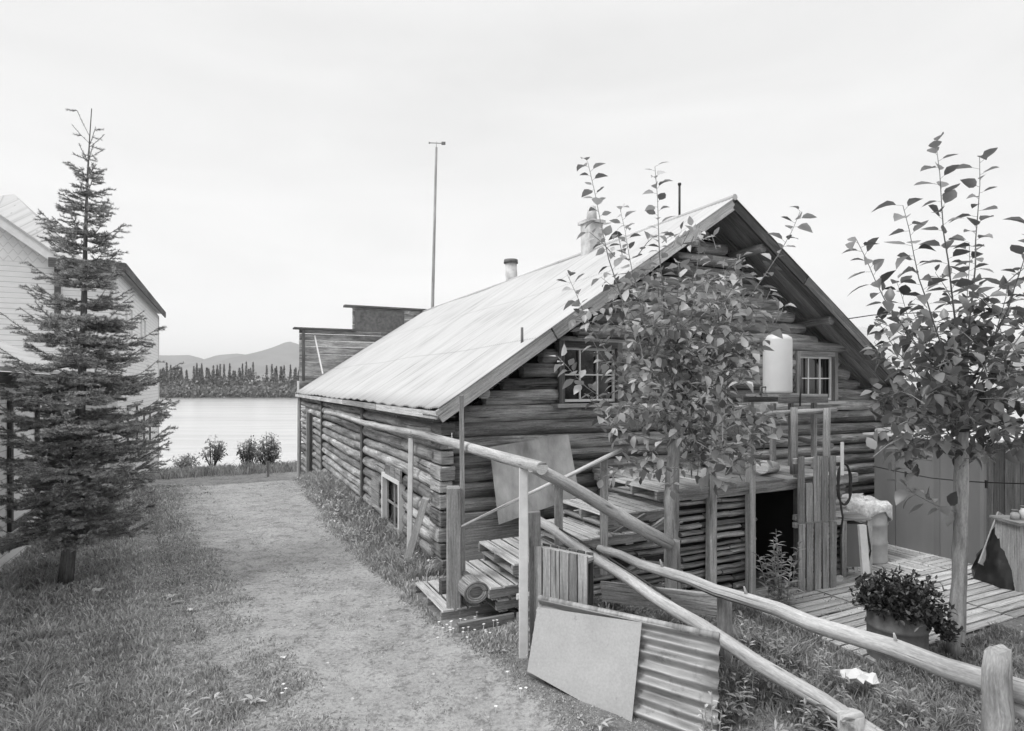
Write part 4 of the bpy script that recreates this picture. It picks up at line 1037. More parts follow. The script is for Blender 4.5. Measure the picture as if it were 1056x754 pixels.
# clothes line
m = MB(); pts = [P(901, 481, 9.9), P(934, 488, 9.0), P(960, 493, 8.2), P(990, 496, 7.2), P(1015, 497.5, 6.9), P(1060, 499, 6.4), P(1130, 497, 6)]
m.tube(pts, .0075, 6); cl = m.build('clothesline', M['wire'], loc=pts[0]); tag(cl, 'dark clothesline strung from the plywood shed to the right', 'wire')
pg_ = MB()
for px, py, Y in ((934, 488, 9.0), (1017, 497.6, 6.86)): q = P(px, py, Y); pg_ = MB(); pg_.box(q - Z * .02, (.018, 0, 0), (0, .02, 0), (0, 0, .09), .002); pg_.build('peg', M['wire'], cl)
m = MB(); pts = [P(866, 330, 13.5), P(900, 325, 14), P(960, 322, 15.5), P(1056, 318, 18), P(1160, 316, 20)]; m.tube(pts, .012, 5); o = m.build('overhead_wire', M['wire'], loc=pts[0]); tag(o, 'thin overhead wire running right from the cabin roof', 'wire')
# litter
def scrap(px, py, size, lab, zoff=.03):
    z_ = 0
    for _ in range(4):
        q = PZ(px, py, z_); z_ = tz(q.x, q.y) + zoff
    m = MB(); n = 6
    for i in range(n):
        for j in range(n):
            m.v.append(q + V(((i / (n - 1) - .5) * size * 1.6 + random.uniform(-.1, .1) * size, (j / (n - 1) - .5) * size + random.uniform(-.1, .1) * size, random.uniform(0, .42) * size)))
    for i in range(n - 1):
        for j in range(n - 1):
            k = i * n + j; m.face([k, k + n, k + n + 1, k + 1], [(0, 0)] * 4, .5)
    o = m.build('crumpled_paper', M['paper'], loc=q); tag(o, lab, 'litter'); s_ = o.modifiers.new('s', 'SOLIDIFY'); s_.thickness = .004
scrap(886, 702, .16, 'crumpled white paper in the weeds below the drum planter', .22)
scrap(101, 609, .07, 'small white paper scrap on the grass right of the spruce trunk', .06)
scrap(196, 629, .04, 'tiny white scrap on the left edge of the dirt lane', .03)
scrap(292, 0 + 678, .0 + .03, 'tiny pale scrap on the lane below the middle', .02)
m = MB(); a = PZ(170, 625, .04); b = PZ(190, 620, .05); m.tube([a, a.lerp(b, .5) + V((0, .02, .01)), b], .012, 6); o = m.build('stick', M['pale'], loc=a); tag(o, 'short pale stick lying at the left edge of the lane', 'stick')
# roadside stake
q = P(276.5, 494, 22.6); m = MB(); m.box(V((q.x, q.y, -.7)), (.07, 0, 0), (0, .07, 0), (0, 0, .62), .01); m.box(V((q.x, q.y, -.38)), (.085, 0, 0), (0, .085, 0), (0, 0, .03)); o = m.build('roadside_stake', M['mid'], loc=V((q.x, q.y, -1))); tag(o, 'short wooden stake beside the cross road near the riverbank', 'stake')

# ------------------------------------------------------------------ white house on the left
HO = V((-6.63, 7.79, 0)); hs = thing('white_house', 'white shingled two-storey house at the left edge behind the spruce', 'house', HO, ANG)
def H(t, s, z): return V((HO.x + t * ca - s * sa, HO.y + t * sa + s * ca, z))
def boxH(mb, t0, t1, s0, s1, z0, z1, jit=0, tone=.5): mb.box(H((t0 + t1) / 2, (s0 + s1) / 2, (z0 + z1) / 2), Vv * (t1 - t0), Uv * (s1 - s0), Z * (z1 - z0), jit, tone)
def quad(mb, pts, uvs, th):
    b = len(mb.v); n = len(pts); th = V(th)
    for p in pts: mb.v.append(p)
    for p in pts: mb.v.append(p + th)
    mb.face([b + i for i in range(n)], uvs, .5); mb.face([b + n + i for i in range(n)][::-1], uvs[::-1], .5)
    for i in range(n):
        j = (i + 1) % n; mb.face([b + i, b + n + i, b + n + j, b + j], [uvs[i], uvs[i], uvs[j], uvs[j]], .5)
def wallH(mb, a, b, z0, z1, th, uvf=None):
    (t0, s0), (t1, s1) = a, b; l = math.hypot(t1 - t0, s1 - s0)
    quad(mb, [H(t0, s0, z0), H(t1, s1, z0), H(t1, s1, z1), H(t0, s0, z1)], [(0, z0), (l, z0), (l, z1), (0, z1)], th)
SW = 2.25; BT0 = 9.22  # wing end; two-storey block front (s)
m = MB(); wallH(m, (0, -6), (0, SW), -.2, 2.58, -Vv * .1); wallH(m, (-5, SW), (0, SW), -.2, 2.58, -Uv * .1); wallH(m, (-1.0, SW), (-1.0, BT0), -.4, 2.5, -Vv * .1); wallH(m, (0, BT0), (0, 20.6), -1.4, 5.55, -Vv * .1)
m.build('siding_wall', M['siding'], hs)
# front of the tall block: low part + main gable part
m = MB(); tm = -1.29
quad(m, [H(0, BT0, -.4), H(0, BT0, 5.6), H(tm, BT0, 5.6), H(tm, BT0, -.4)], [(0, 0), (0, 5.6), (1.29, 5.6), (1.29, 0)], Uv * .1)
quad(m, [H(tm - .001, BT0, -.4), H(tm - .001, BT0, 5.62), H(tm - 5.2, BT0, 5.62), H(tm - 5.2, BT0, -.4)], [(0, 0), (0, 5.62), (5.2, 5.62), (5.2, 0)], Uv * .1)
m.build('front_wall', M['siding'], hs)
m = MB(); gz = 5.62; gt_ = -5.2
quad(m, [H(tm, BT0 - .01, gz), H((tm * 2 + gt_) / 2, BT0 - .01, gz + 1.95), H(tm + gt_, BT0 - .01, gz)], [(0, 0), (2.6, 1.95), (5.2, 0)], Uv * .1); m.build('gable_shingles', M['shingle'], hs)
m = MB(); apx = (tm * 2 + gt_) / 2
a = H(tm + .25, BT0 - .3, 5.62 - .10); b = H(apx, BT0 - .3, 5.62 + 2.05); c = H(tm + gt_ - .25, BT0 - .3, 5.52)
m.beam(a, b, .05, .2, Z, 0, .5); m.beam(b, c, .05, .2, Z, 0, .5); m.build('rake_board', M['white'], hs)
m = MB()
for (p0, p1) in ((a, b), (c, b)):
    q0 = V(p0) + Z * .12 - Uv * .06; q1 = V(p1) + Z * .12 - Uv * .06
    m.poly([q0, q1, q1 + Uv * 6.5, q0 + Uv * 6.5], Z * .06, .5)
m.build('roof', M['roofdark'], hs).data.materials[0] = M['roof']
# tall hipped roof behind the gable
m = MB(); e0, e1 = BT0 + .6, BT0 + 10.5; zr = 8.35; ze = 5.92
fr_, fl_, br_, bl_ = H(tm + .3, e0, ze), H(tm - 6.2, e0, ze), H(tm + .3, e1, ze), H(tm - 6.2, e1, ze); r1, r2 = H(-2.87, 12, 8.02), H(-2.87, 15.5, 8.02)
m.v = [fr_, fl_, br_, bl_, r1, r2]
for q in ([0, 4, 1], [0, 2, 5, 4], [2, 3, 5], [1, 4, 5, 3], [0, 1, 3, 2]): m.face(q, [((m.v[i] - fr_).dot(Vv), (m.v[i] - fr_).length) for i in q], .5)
m.build('hip_roof', M['roof'], hs)
# flat roof of the extension with dark eaves
m = MB(); boxH(m, tm, .22, BT0 - .35, 20.8, 5.64, 5.72); m.build('extension_roof', M['roof'], hs)
m = MB(); boxH(m, tm - .1, .25, BT0 - .40, BT0 - .352, 5.48, 5.72); boxH(m, .222, .27, BT0 - .352, 20.8, 5.48, 5.72); boxH(m, tm, .2, BT0 - .33, BT0 - .02, 5.58, 5.63); m.build('dark_eave', M['dark'], hs)
m = MB(); boxH(m, tm - .05, tm + .08, BT0 - .05, BT0 - .012, 3.6, 5.6); m.build('downpipe', M['dark'], hs)
m = MB(); boxH(m, -.1, .012, BT0 - .03, BT0 - .004, -.4, 5.55); boxH(m, .002, .03, BT0, BT0 + .14, -.4, 5.55); boxH(m, .002, .03, 20.4, 20.62, -1.4, 5.5); m.build('corner_board', M['white'], hs)
# low wing roof
m = MB(); q0 = H(.35, -6.4, 2.66); q1 = H(.35, SW + .35, 2.66); q2 = H(-3.4, SW + .35, 4.5); q3 = H(-3.4, -6.4, 4.5)
m.poly([q0, q1, q2, q3], Z * .05, .5); m.build('wing_roof', M['roof'], hs)
m = MB(); boxH(m, .3, .34, -6.3, SW + .3, 2.52, 2.65); boxH(m, .03, .3, -6.3, SW + .3, 2.54, 2.56); m.beam(H(.33, SW + .33, 2.59), H(-3.3, SW + .33, 4.40), .04, .15); m.build('wing_fascia', M['dark'], hs)
m = MB(); boxH(m, .002, .03, SW - .2, SW + .03, -.2, 2.5); boxH(m, .004, .035, -6, SW - .21, -.2, -.02); m.build('wing_trim', M['white'], hs)
def winH(s0, s1, z0, z1, frame, bars_r, t=0.0, cols=2):
    m = MB(); fw = .09
    boxH(m, t + .004, t + .05, s0 - fw, s0, z0 - fw, z1 + fw); boxH(m, t + .004, t + .05, s1, s1 + fw, z0 - fw, z1 + fw); boxH(m, t + .004, t + .048, s0, s1, z1, z1 + fw); boxH(m, t + .004, t + .048, s0, s1, z0 - fw, z0)
    wn = m.build('window', M[frame], hs)
    m = MB(); boxH(m, t + .003, t + .012, s0, s1, z0, z1); m.build('pane', M['glass'], wn)
    m = MB()
    for i in range(1, cols): x = s0 + (s1 - s0) * i / cols; boxH(m, t + .014, t + .034, x - .018, x + .018, z0, z1)
    for i in range(1, bars_r): zz_ = z0 + (z1 - z0) * i / bars_r; boxH(m, t + .015, t + .032, s0, s1, zz_ - .018, zz_ + .018)
    m.build('glazing_bars', M['white'], wn); return wn
wn = winH(.35, 1.55, .62, 2.2, 'dark', 4); m = MB(); boxH(m, .004, .04, .2, 1.7, .12, .52, 0, .8); m.build('panel_below', M['mid'], wn)
winH(-1.9, -.7, .62, 2.2, 'dark', 4)
winH(3.0, 4.6, .9, 2.05, 'white', 2, -1.0, 3); winH(6.0, 7.4, .9, 2.05, 'white', 2, -1.0, 3)
m = MB(); boxH(m, -1.0, .0, SW + .1, BT0 - .4, 2.5, 2.56); boxH(m, -.02, .03, SW + .05, BT0 - .1, 2.38, 2.5, 0, .2); m.build('porch_roof', M['dark'], hs)
for s_ in (2.62, 5.2, 7.9):
    m = MB(); boxH(m, -.1, 0, s_, s_ + .1, -.3, 2.38); m.build('porch_post', M['white'] if s_ > 3 else M['dark'], hs)
winH(11, 12, 3.6, 4.8, 'white', 2); winH(14.5, 15.5, 3.6, 4.8, 'white', 2); winH(11.2, 13.2, .6, 1.8, 'dark', 2); winH(15.2, 17, .4, 1.6, 'dark', 2)

# ------------------------------------------------------------------ spruce
sb = V((-5.53, 7.45, tz(-5.53, 7.45))); stop_ = P(98.5, 112, 7.45)
sp = thing('spruce_tree', 'young spruce standing on the grass in front of the white house', 'tree', sb)
def sax(f): return sb.lerp(stop_, f) + V((.05 * math.sin(f * 5), 0, 0))
m = MB(); Hs = stop_.z - sb.z
m.tube([sax(f) for f in np.linspace(0, 1, 16)], [max(.005, .085 * (1 - f) ** 1.15 + .003) for f in np.linspace(0, 1, 16)], 10, .06, .5); m.build('trunk', M['sprucebark'], sp)
brm = MB(); NC = []; ND = []; NL = []; NTn = []
def addneedles(p0, p1, dens, ln):
    d = p1 - p0; l = d.length; n_ = max(2, int(l * dens)); 
    f = RNG.random(n_); base = np.array(p0)[None] + np.array(d)[None] * f[:, None]
    r = RNG.normal(size=(n_, 3)); dn = np.array(d.normalized()); r -= dn[None] * (r @ dn)[:, None]; r /= np.linalg.norm(r, axis=1)[:, None]
    r[:, 2] += .25
    dr_ = r * .85 + dn[None] * .75; dr_ /= np.linalg.norm(dr_, axis=1)[:, None]
    NC.append(base); ND.append(dr_); NL.append(ln * RNG.uniform(.7, 1.2, n_)); NTn.append(np.full(n_, random.random() * .55) + RNG.random(n_) * .45)
ystart = .115; z_f = ystart; rows = 0
def blen(f):   # crown radius by height fraction
    return float(np.interp(f, [.10, .16, .24, .34, .45, .55, .65, .74, .82, .88, .93, .97, 1.0], [.85, 1.02, 1.2, 1.2, 1.02, .74, .50, .38, .26, .15, .25, .15, .03]))
while z_f < .955:
    nb = 9 if z_f < .6 else (7 if z_f < .8 else 5)
    for k in range(nb):
        f = z_f + random.uniform(-.010, .010) + (.02 if random.random() < .15 else 0); a_ = random.uniform(0, 6.28) if nb < 5 else (k + random.uniform(-.35, .35)) * 6.283 / nb + rows * 1.1
        Ln = blen(f) * random.uniform(.62, 1.08)
        if random.random() < .08: Ln *= 1.15
        if math.cos(a_) < -.3 and .15 < f < .5: Ln *= .82
        if Ln < .05: continue
        p0 = sax(f); rise = np.interp(f, [.1, .3, .6, .8, 1], [-.12, -.05, .12, .32, 1.3]); h = V((math.cos(a_), math.sin(a_), 0)); pts = []
        ns = 6
        for i in range(ns + 1):
            u = i / ns; pts.append(p0 + h * Ln * u + Z * Ln * (rise * u - .16 * math.sin(u * math.pi) * (1 if f < .75 else 0) + .16 * u * u))
        brm.tube(pts, [max(.003, .016 * (1 - i / (ns + .3)) * (1.1 - f)) for i in range(ns + 1)], 5, 0, .4, cap=False)
        sd = V((-h.y, h.x, 0))
        for i in range(ns):
            addneedles(pts[i], pts[i + 1], 260 if f < .9 else 90, .030)
        # side twigs
        nt_ = int(6 + Ln * (27 if f < .5 else 22)) if f < .86 else 1
        for q in range(nt_):
            u = random.uniform(.04, 1.0); i = min(ns - 1, int(u * ns)); c = pts[i].lerp(pts[i + 1], u * ns - i)
            tl = (.10 + .34 * Ln * (1 - u) * 1.0) * random.uniform(.6, 1.15); tl = min(tl, .42)
            sg = random.choice((-1, 1)); td = (h * random.uniform(.55, .95) + sd * sg * random.uniform(.5, 1.0) + Z * random.uniform(-.22, .28)).normalized()
            c2 = c + td * tl * .6 - Z * tl * .04; c3 = c + td * tl + Z * tl * random.uniform(-.05, .12)
            brm.tube([c, c2, c3], [.005, .004, .002], 3, 0, .4, cap=False)
            addneedles(c, c2, 380, .033); addneedles(c2, c3, 440, .033)
            if tl > .17:
                for e_ in (-1, 1):
                    for ff_ in (.35, .65):
                        c0_ = c.lerp(c3, ff_); d3 = (td + (td.cross(Z)) * e_ * .9 + Z * random.uniform(-.2, .2)).normalized(); addneedles(c0_, c0_ + d3 * tl * .4, 420, .027)
    rows += 1; z_f += .040 if z_f < .6 else .036
brm.build('branches', M['sprucebark'], sp)
C = np.concatenate(NC); D = np.concatenate(ND); Ln_ = np.concatenate(NL)[:, None]; T = np.concatenate(NTn)
sdv = np.cross(D, RNG.normal(size=D.shape)); sdv /= np.linalg.norm(sdv, axis=1)[:, None]
nv = np.stack([C + sdv * .0036, C - sdv * .0036, C + D * Ln_], 1).reshape(-1, 3); nv = nv - np.array(sb)
npmesh('needles', nv, np.arange(len(nv)).reshape(-1, 3), 3, T, M['needle'], parent=sp)
print('needles', len(C))

# ------------------------------------------------------------------ poplar saplings
def sapling(root, trunk, trad, shoots, nclump, cc, cr_, seed, mat, ll, clump_limbs, dense=1.0, inner_dark=True):
    random.seed(seed)
    m = MB(); tk2 = []; rd2 = []
    for i in range(len(trunk) - 1):
        for j in range(5): tk2.append(trunk[i].lerp(trunk[i + 1], j / 5) + V((random.uniform(-.004, .004), 0, 0))); rd2.append((trad[i] + (trad[i + 1] - trad[i]) * j / 5) * (1.09 if j == 2 else random.uniform(.97, 1.02)))
    tk2.append(trunk[-1]); rd2.append(trad[-1]); m.tube(tk2, rd2, 14, .05, .5)
    lm = MB(); lv = MB()
    def leaves_along(pts, u0, step, size, sparse=False):
        tot = sum((pts[i + 1] - pts[i]).length for i in range(len(pts) - 1)); n_ = max(2, int(tot / step)); k = 0; ang = random.random() * 6
        for j in range(n_ + 1):
            u = u0 + (1 - u0) * j / n_; x = u * (len(pts) - 1); i = min(len(pts) - 2, int(x)); c = pts[i].lerp(pts[i + 1], x - i); d_ = (pts[i + 1] - pts[i]).normalized()
            ang += 2.4 + random.uniform(-.5, .5); o1 = d_.cross(V((.3, 1, .2))).normalized(); o2 = d_.cross(o1)
            od = (o1 * math.cos(ang) + o2 * math.sin(ang)); ld = (od + d_ * .45 + Z * random.uniform(-.35, .3)).normalized()
            sz = size * random.uniform(.65, 1.15) * 1.0; pe = c + ld * sz * .28
            lm.tube([c, pe], .0018, 3, cap=False)
            lv.leaf(pe, ld + Z * random.uniform(-.3, .1), Z + od * .25 + V((random.gauss(0, .35), random.gauss(0, .35), 0)), sz, sz * random.uniform(.55, .72), random.random(), fold=random.uniform(.1, .7), curl=random.uniform(-.1, .5))
    for (o_, tip, r0) in shoots:
        mid = o_.lerp(tip, .5); bend = V((tip.x - o_.x, tip.y - o_.y, 0)) * .22; pts = []
        for i in range(9):
            u = i / 8; pts.append(o_.lerp(tip, u) + bend * math.sin(u * math.pi) * .6 + V((.008 * math.sin(i * 2.1), 0, 0)))
        lm.tube(pts, [max(.003, r0 * (1 - .85 * i / 8)) for i in range(9)], 6, 0, .4)
        leaves_along(pts, .08, ll * .40, ll * 1.12)
    for _ in range(nclump):   # short leafy twigs inside the crown
        o_ = clump_limbs(); a_ = random.uniform(0, 6.28); el = random.uniform(-.5, 1.1); tl = random.uniform(.15, .42)
        d_ = V((math.cos(a_) * math.cos(el), math.sin(a_) * math.cos(el), math.sin(el))); tip = o_ + d_ * tl
        pts = [o_, o_.lerp(tip, .5) + Z * .02, tip]; lm.tube(pts, [.005, .004, .002], 4, 0, .4, cap=False)
        leaves_along(pts, .15, .06 / dense, ll * .85)
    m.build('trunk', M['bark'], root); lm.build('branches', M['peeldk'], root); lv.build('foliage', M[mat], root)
# middle tree
Yc = 6.6; b = P(697, 650, Yc); b.z = -.28
mt = thing('poplar_sapling', 'leafy young poplar growing in front of the cabin gable', 'tree', b)
Tm = lambda px, py, dy=0: P(px, py, Yc + dy)
tr = [b, Tm(694, 600), Tm(692, 540), Tm(694, 480), Tm(697, 430), Tm(699, 380), Tm(694, 340)]
sh_ = [(Tm(690, 430), Tm(607, 168, -.2), .012), (Tm(695, 420), Tm(676, 172, .1), .013), (Tm(692, 440), Tm(586, 262 + 22, .3), .010), (Tm(697, 380), Tm(826, 218, -.4), .012), (Tm(690, 450), Tm(576, 368, -.3), .009),
       (Tm(699, 400), Tm(722, 238, .3), .010), (Tm(699, 420), Tm(764, 262, .2), .01), (Tm(695, 400), Tm(640, 215, .5), .01), (Tm(700, 430), Tm(808, 318, .1), .01), (Tm(700, 440), Tm(790, 428, .35), .009), (Tm(695, 440), Tm(600, 330, .5), .009),
       (Tm(697, 460), Tm(620, 430, -.3), .008), (Tm(700, 470), Tm(790, 450, .2), .008), (Tm(698, 360), Tm(700, 270, -.4), .01), (Tm(700, 400), Tm(795, 300, -.2), .01), (Tm(697, 420), Tm(655, 290, -.4), .009), (Tm(697, 420), Tm(740, 320, -.5), .009), (Tm(698, 470), Tm(745, 500, -.2), .007), (Tm(696, 480), Tm(640, 480, .1), .006)]
def lim_mid():
    while True:
        px = random.gauss(708, 52); py = random.gauss(382, 66)
        if 245 < py < 500 and abs(px - 710) < 112 - max(0, (py - 380)) * .38 - max(0, 330 - py) * .5 and not (px < 640 and 345 < py < 425) and not (px > 772 and 325 < py < 425): break
    return Tm(px, py, random.gauss(0, .38))
sapling(mt, tr, [.10, .085, .08, .07, .05, .035, .02], sh_, 380, None, None, 21, 'leaf', .135, lim_mid)
# right tree
Yr = 6.1; b = P(984, 675, Yr); b.z = -.28
rt = thing('poplar_sapling', 'slender young poplar rising from the deck at the right', 'tree', b)
Tm = lambda px, py, dy=0: P(px, py, Yr + dy)
tr = [b, Tm(989, 600), Tm(991, 520), Tm(992, 450), Tm(993, 390), Tm(994, 372)]
sh_ = [(Tm(994, 380), Tm(966, 148, -.9), .011), (Tm(996, 380), Tm(1011, 162, -.6), .011), (Tm(990, 400), Tm(932, 212, -.9), .010), (Tm(985, 400), Tm(884, 247, -1.0), .010), (Tm(998, 400), Tm(1066, 228, -.7), .011), (Tm(998, 410), Tm(1090, 270, .2), .01),
       (Tm(992, 400), Tm(1000, 250, .4), .009), (Tm(990, 420), Tm(905, 330, -.2), .009), (Tm(990, 420), Tm(925, 290, .5), .009), (Tm(996, 420), Tm(1040, 290, -.5), .01), (Tm(992, 440), Tm(900, 400, .2), .008), (Tm(992, 450), Tm(1085, 390, 0), .009), (Tm(990, 455), Tm(905, 440, -.3), .007), (Tm(991, 470), Tm(1062, 455, .1), .007), (Tm(990, 530), Tm(930, 498, -.2), .006)]
def lim_r():
    while True:
        px = random.gauss(1000, 60); py = random.gauss(400, 50)
        if 300 < py < 480 and 900 < px < 1125: break
    return Tm(px, py, random.gauss(0, .35))
random.seed(3)
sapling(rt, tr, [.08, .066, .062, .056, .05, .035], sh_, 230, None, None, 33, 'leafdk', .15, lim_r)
random.seed(99)

# ------------------------------------------------------------------ shrubs on the riverbank
def shrub(px, py_base, Y, wpx, hpx, lab, n, seed):
    random.seed(seed); b = P(px, py_base, Y); t = thing('riverbank_shrub', lab, 'shrub', b, group='shrubs on the near riverbank')
    st = MB(); lv = MB(); w_ = wpx / F * Y / 2; h_ = hpx / F * Y
    for k in range(n):
        a_ = random.uniform(0, 6.28); rr = w_ * random.random() ** .6; tp = b + V((math.cos(a_) * rr, math.sin(a_) * rr, h_ * random.uniform(.45, 1.0) * (1 - .35 * rr / w_)))
        pts = [b + V((math.cos(a_) * .1, math.sin(a_) * .1, 0)), b.lerp(tp, .5) + V((math.cos(a_), math.sin(a_), 0)) * rr * .15, tp]; st.tube(pts, [.02, .014, .006], 4, 0, .3, cap=False)
        for j in range(19):
            u = random.uniform(.25, 1.0); c = pts[1].lerp(pts[2], (u - .25) / .75) + V((random.gauss(0, .1), random.gauss(0, .1), random.gauss(0, .08)))
            lv.leaf(c, V((random.gauss(0, 1), random.gauss(0, 1), random.gauss(.1, .6))), V((random.gauss(0, .5), random.gauss(0, .5), 1)), random.uniform(.09, .16), random.uniform(.05, .08), random.random())
    st.build('stems', M['dark'], t); lv.build('foliage', M['bush'], t)
shrub(219, 481, 25.5, 24, 38, 'small sparse shrub standing alone on the riverbank', 26, 1)
shrub(257, 484, 26, 24, 40, 'leafy riverbank shrub, left of the touching pair', 42, 2)
shrub(277, 483, 25.6, 26, 42, 'fuller dark riverbank shrub, right of the touching pair', 48, 4)

shrub(192, 484, 27, 26, 17, 'low spreading shrub beside the spruce branches', 26, 6)
random.seed(5)

# ------------------------------------------------------------------ weeds beside things
def weed(px, py, Y, h, n, mat, name, lab, ll=.08, up=True, spread=.12, z=None, lean=0):
    b = P(px, py, Y); b.z = tz(b.x, b.y) if z is None else z
    t = thing(name, lab, 'weed', b); st = MB(); lv = MB()
    for k in range(n):
        a_ = random.uniform(0, 6.28); r_ = random.random() * spread; p0 = b + V((math.cos(a_) * r_ * .5, math.sin(a_) * r_ * .5, 0)); tp = p0 + V((math.cos(a_) * r_ + lean, math.sin(a_) * r_, h * random.uniform(.65, 1.05)))
        pts = [p0, p0.lerp(tp, .5), tp]; st.tube(pts, [.006, .005, .003], 4, 0, .5, cap=False)
        nl = int(h / .035)
        for j in range(nl):
            u = .1 + .9 * j / nl; c = p0.lerp(tp, u); a2 = j * 2.4 + k; d_ = V((math.cos(a2), math.sin(a2), random.uniform(.2, .9)))
            lv.leaf(c, d_, Z, ll * (1.15 - .6 * u) * random.uniform(.8, 1.2), ll * .24, random.random(), curl=.3)
    st.build('stems', M[mat], t); lv.build('leaves', M[mat], t)
weed(806, 612, 7.3, 1.0, 9, 'grass', 'fireweed', 'tall pale leafy fireweed clump standing in the dark doorway', .16, spread=.22, z=-.3)
weed(770, 650, 5.6, .42, 6, 'grass', 'tall_weed', 'tall thin weeds right of the dark fence post', .1, z=-.2)
weed(735, 735, 3.95, .50, 4, 'grass', 'tall_weed', 'thin weeds in front of the corrugated sheet', .09, z=-.02, spread=.08)
weed(790, 690, 5.2, .45, 7, 'grass', 'tall_weed', 'leafy weeds between the two crossing fence rails', .1, z=-.2, spread=.2)

# ------------------------------------------------------------------ grass, one cover
def in_any(x, y):
    t, s = toL(x, y)
    bad = (t > -.05) & (t < W) & (s > -.08) & (s < LEN)
    bad |= (t > -.6) & (t < 2.5) & (s > -2.1) & (s < -.6)
    bad |= (t > 2.3) & (t < 5.5) & (s > -2.0) & (s < 0)
    bad |= (t > 7.5) & (t < 10.6) & (s > -2.6) & (s < -.9)
    th = (x - HO.x) * ca + (y - HO.y) * sa; sh2 = -(x - HO.x) * sa + (y - HO.y) * ca
    bad |= (th < 0) & (sh2 < SW) & (sh2 > -8); bad |= (th < 0) & (sh2 > BT0)
    return bad, t, s
BV = []; BT_ = []
def blades(n, x0, x1, y0, y1, ypow=1.0):
    u = RNG.random(n); y = y0 * (y1 / y0) ** u
    x = RNG.uniform(x0, x1, n)
    pxv = x / y * F + CX; keep = (pxv > -60) & (pxv < 1120)
    x = x[keep]; y = y[keep]
    bad, t, s = in_any(x, y); m_ = path_mask(x, y)
    cl = wob(x, y, 3.1, 4) + .6 * wob(x, y, 7.7, 1)
    deck = (t > 3.1) & (t < 8.3) & (s > -3.9) & (s < -1.2)
    prob = (1 - m_) * (.55 + .45 * np.clip(cl + .5, 0, 1)) + m_ * (.05 + .42 * sstep(.1, .7, wob(x, y, 1.5, 2.5)) * sstep(-.4, .6, cl))
    wallw = sstep(.95, .2, -t) * (t < 0) * (s > -.3) * (s < 15.5)
    pad = ((t < 1.2) & (t > -.9) & (s < -2.0) & (s > -3.6))
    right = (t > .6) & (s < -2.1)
    prob = np.where(deck, .05, prob); prob = np.where(s > 15, prob * .8, prob); prob[bad] = 0
    k = RNG.random(len(x)) < prob; x, y, t, s, cl, m_, wallw, right, deck = [q[k] for q in (x, y, t, s, cl, m_, wallw, right, deck)]
    h = .055 + .03 * np.clip(cl, -.5, 1.5); nearp = sstep(-4.9, -4.3, s) * (t > 2.4)
    h = h + .16 * wallw * (.6 + .5 * np.clip(cl + .3, 0, 1)) + .12 * right * (~deck) * (.5 + .8 * np.clip(cl + .4, 0, 1.3)) * (1 - .5 * m_) * (1 - .85 * nearp)
    lft = (x < np.interp(y, [4, 10, 20], [-3.2, -6.3, -11])) ; h = h + .08 * lft * np.clip(cl, 0, 1.5)
    fx_ = np.clip(((x - .2) * 1.29 - (y - 5.0) * .78) / 2.272, -.1, 1.2); dl = np.hypot(x - (.2 + 1.29 * fx_), y - (5.0 - .78 * fx_)); h = h * (1 - .75 * sstep(.75, .3, dl))
    h = h * (1 - .74 * m_); h = np.where((s > 17.5), .25 + .12 * cl, h); h = np.clip(h * RNG.uniform(.5, 1.25, len(x)), .012, .6)
    z = terrain(x, y) - .005; n = len(x)
    wd = np.clip(.0022 + .0005 * y, .0025, .02) * RNG.uniform(.7, 1.5, n)
    a = RNG.uniform(0, 6.28, n); la = RNG.uniform(0, 6.28, n); le = h * RNG.uniform(.15, .95, n)
    wx, wy = np.cos(a) * wd, np.sin(a) * wd; lx, ly = np.cos(la) * le, np.sin(la) * le
    v0 = np.stack([x - wx, y - wy, z], 1); v1 = np.stack([x + wx, y + wy, z], 1)
    v2 = np.stack([x + wx * .8 + lx * .35, y + wy * .8 + ly * .35, z + h * .6], 1); v3 = np.stack([x - wx * .8 + lx * .35, y - wy * .8 + ly * .35, z + h * .6], 1)
    v4 = np.stack([x + lx, y + ly, z + h * RNG.uniform(.75, 1.0, n)], 1)
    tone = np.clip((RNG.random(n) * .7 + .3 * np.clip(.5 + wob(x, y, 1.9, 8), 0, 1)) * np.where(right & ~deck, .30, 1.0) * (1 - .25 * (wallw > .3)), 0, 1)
    BV.append(np.stack([v0, v1, v2, v3, v4], 1)); BT_.append(tone)
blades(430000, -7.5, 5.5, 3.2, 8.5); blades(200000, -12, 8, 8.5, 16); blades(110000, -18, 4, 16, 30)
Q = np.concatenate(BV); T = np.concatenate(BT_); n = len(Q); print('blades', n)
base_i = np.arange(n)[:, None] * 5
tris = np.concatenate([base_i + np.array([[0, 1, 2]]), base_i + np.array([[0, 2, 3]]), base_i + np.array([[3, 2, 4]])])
o = npmesh('grass', Q.reshape(-1, 3), tris, 3, np.concatenate([T, T, T]), M['grass'], smooth=False); tag(o, 'short patchy grass beside the lane and under the fence', 'grass', kind='stuff')
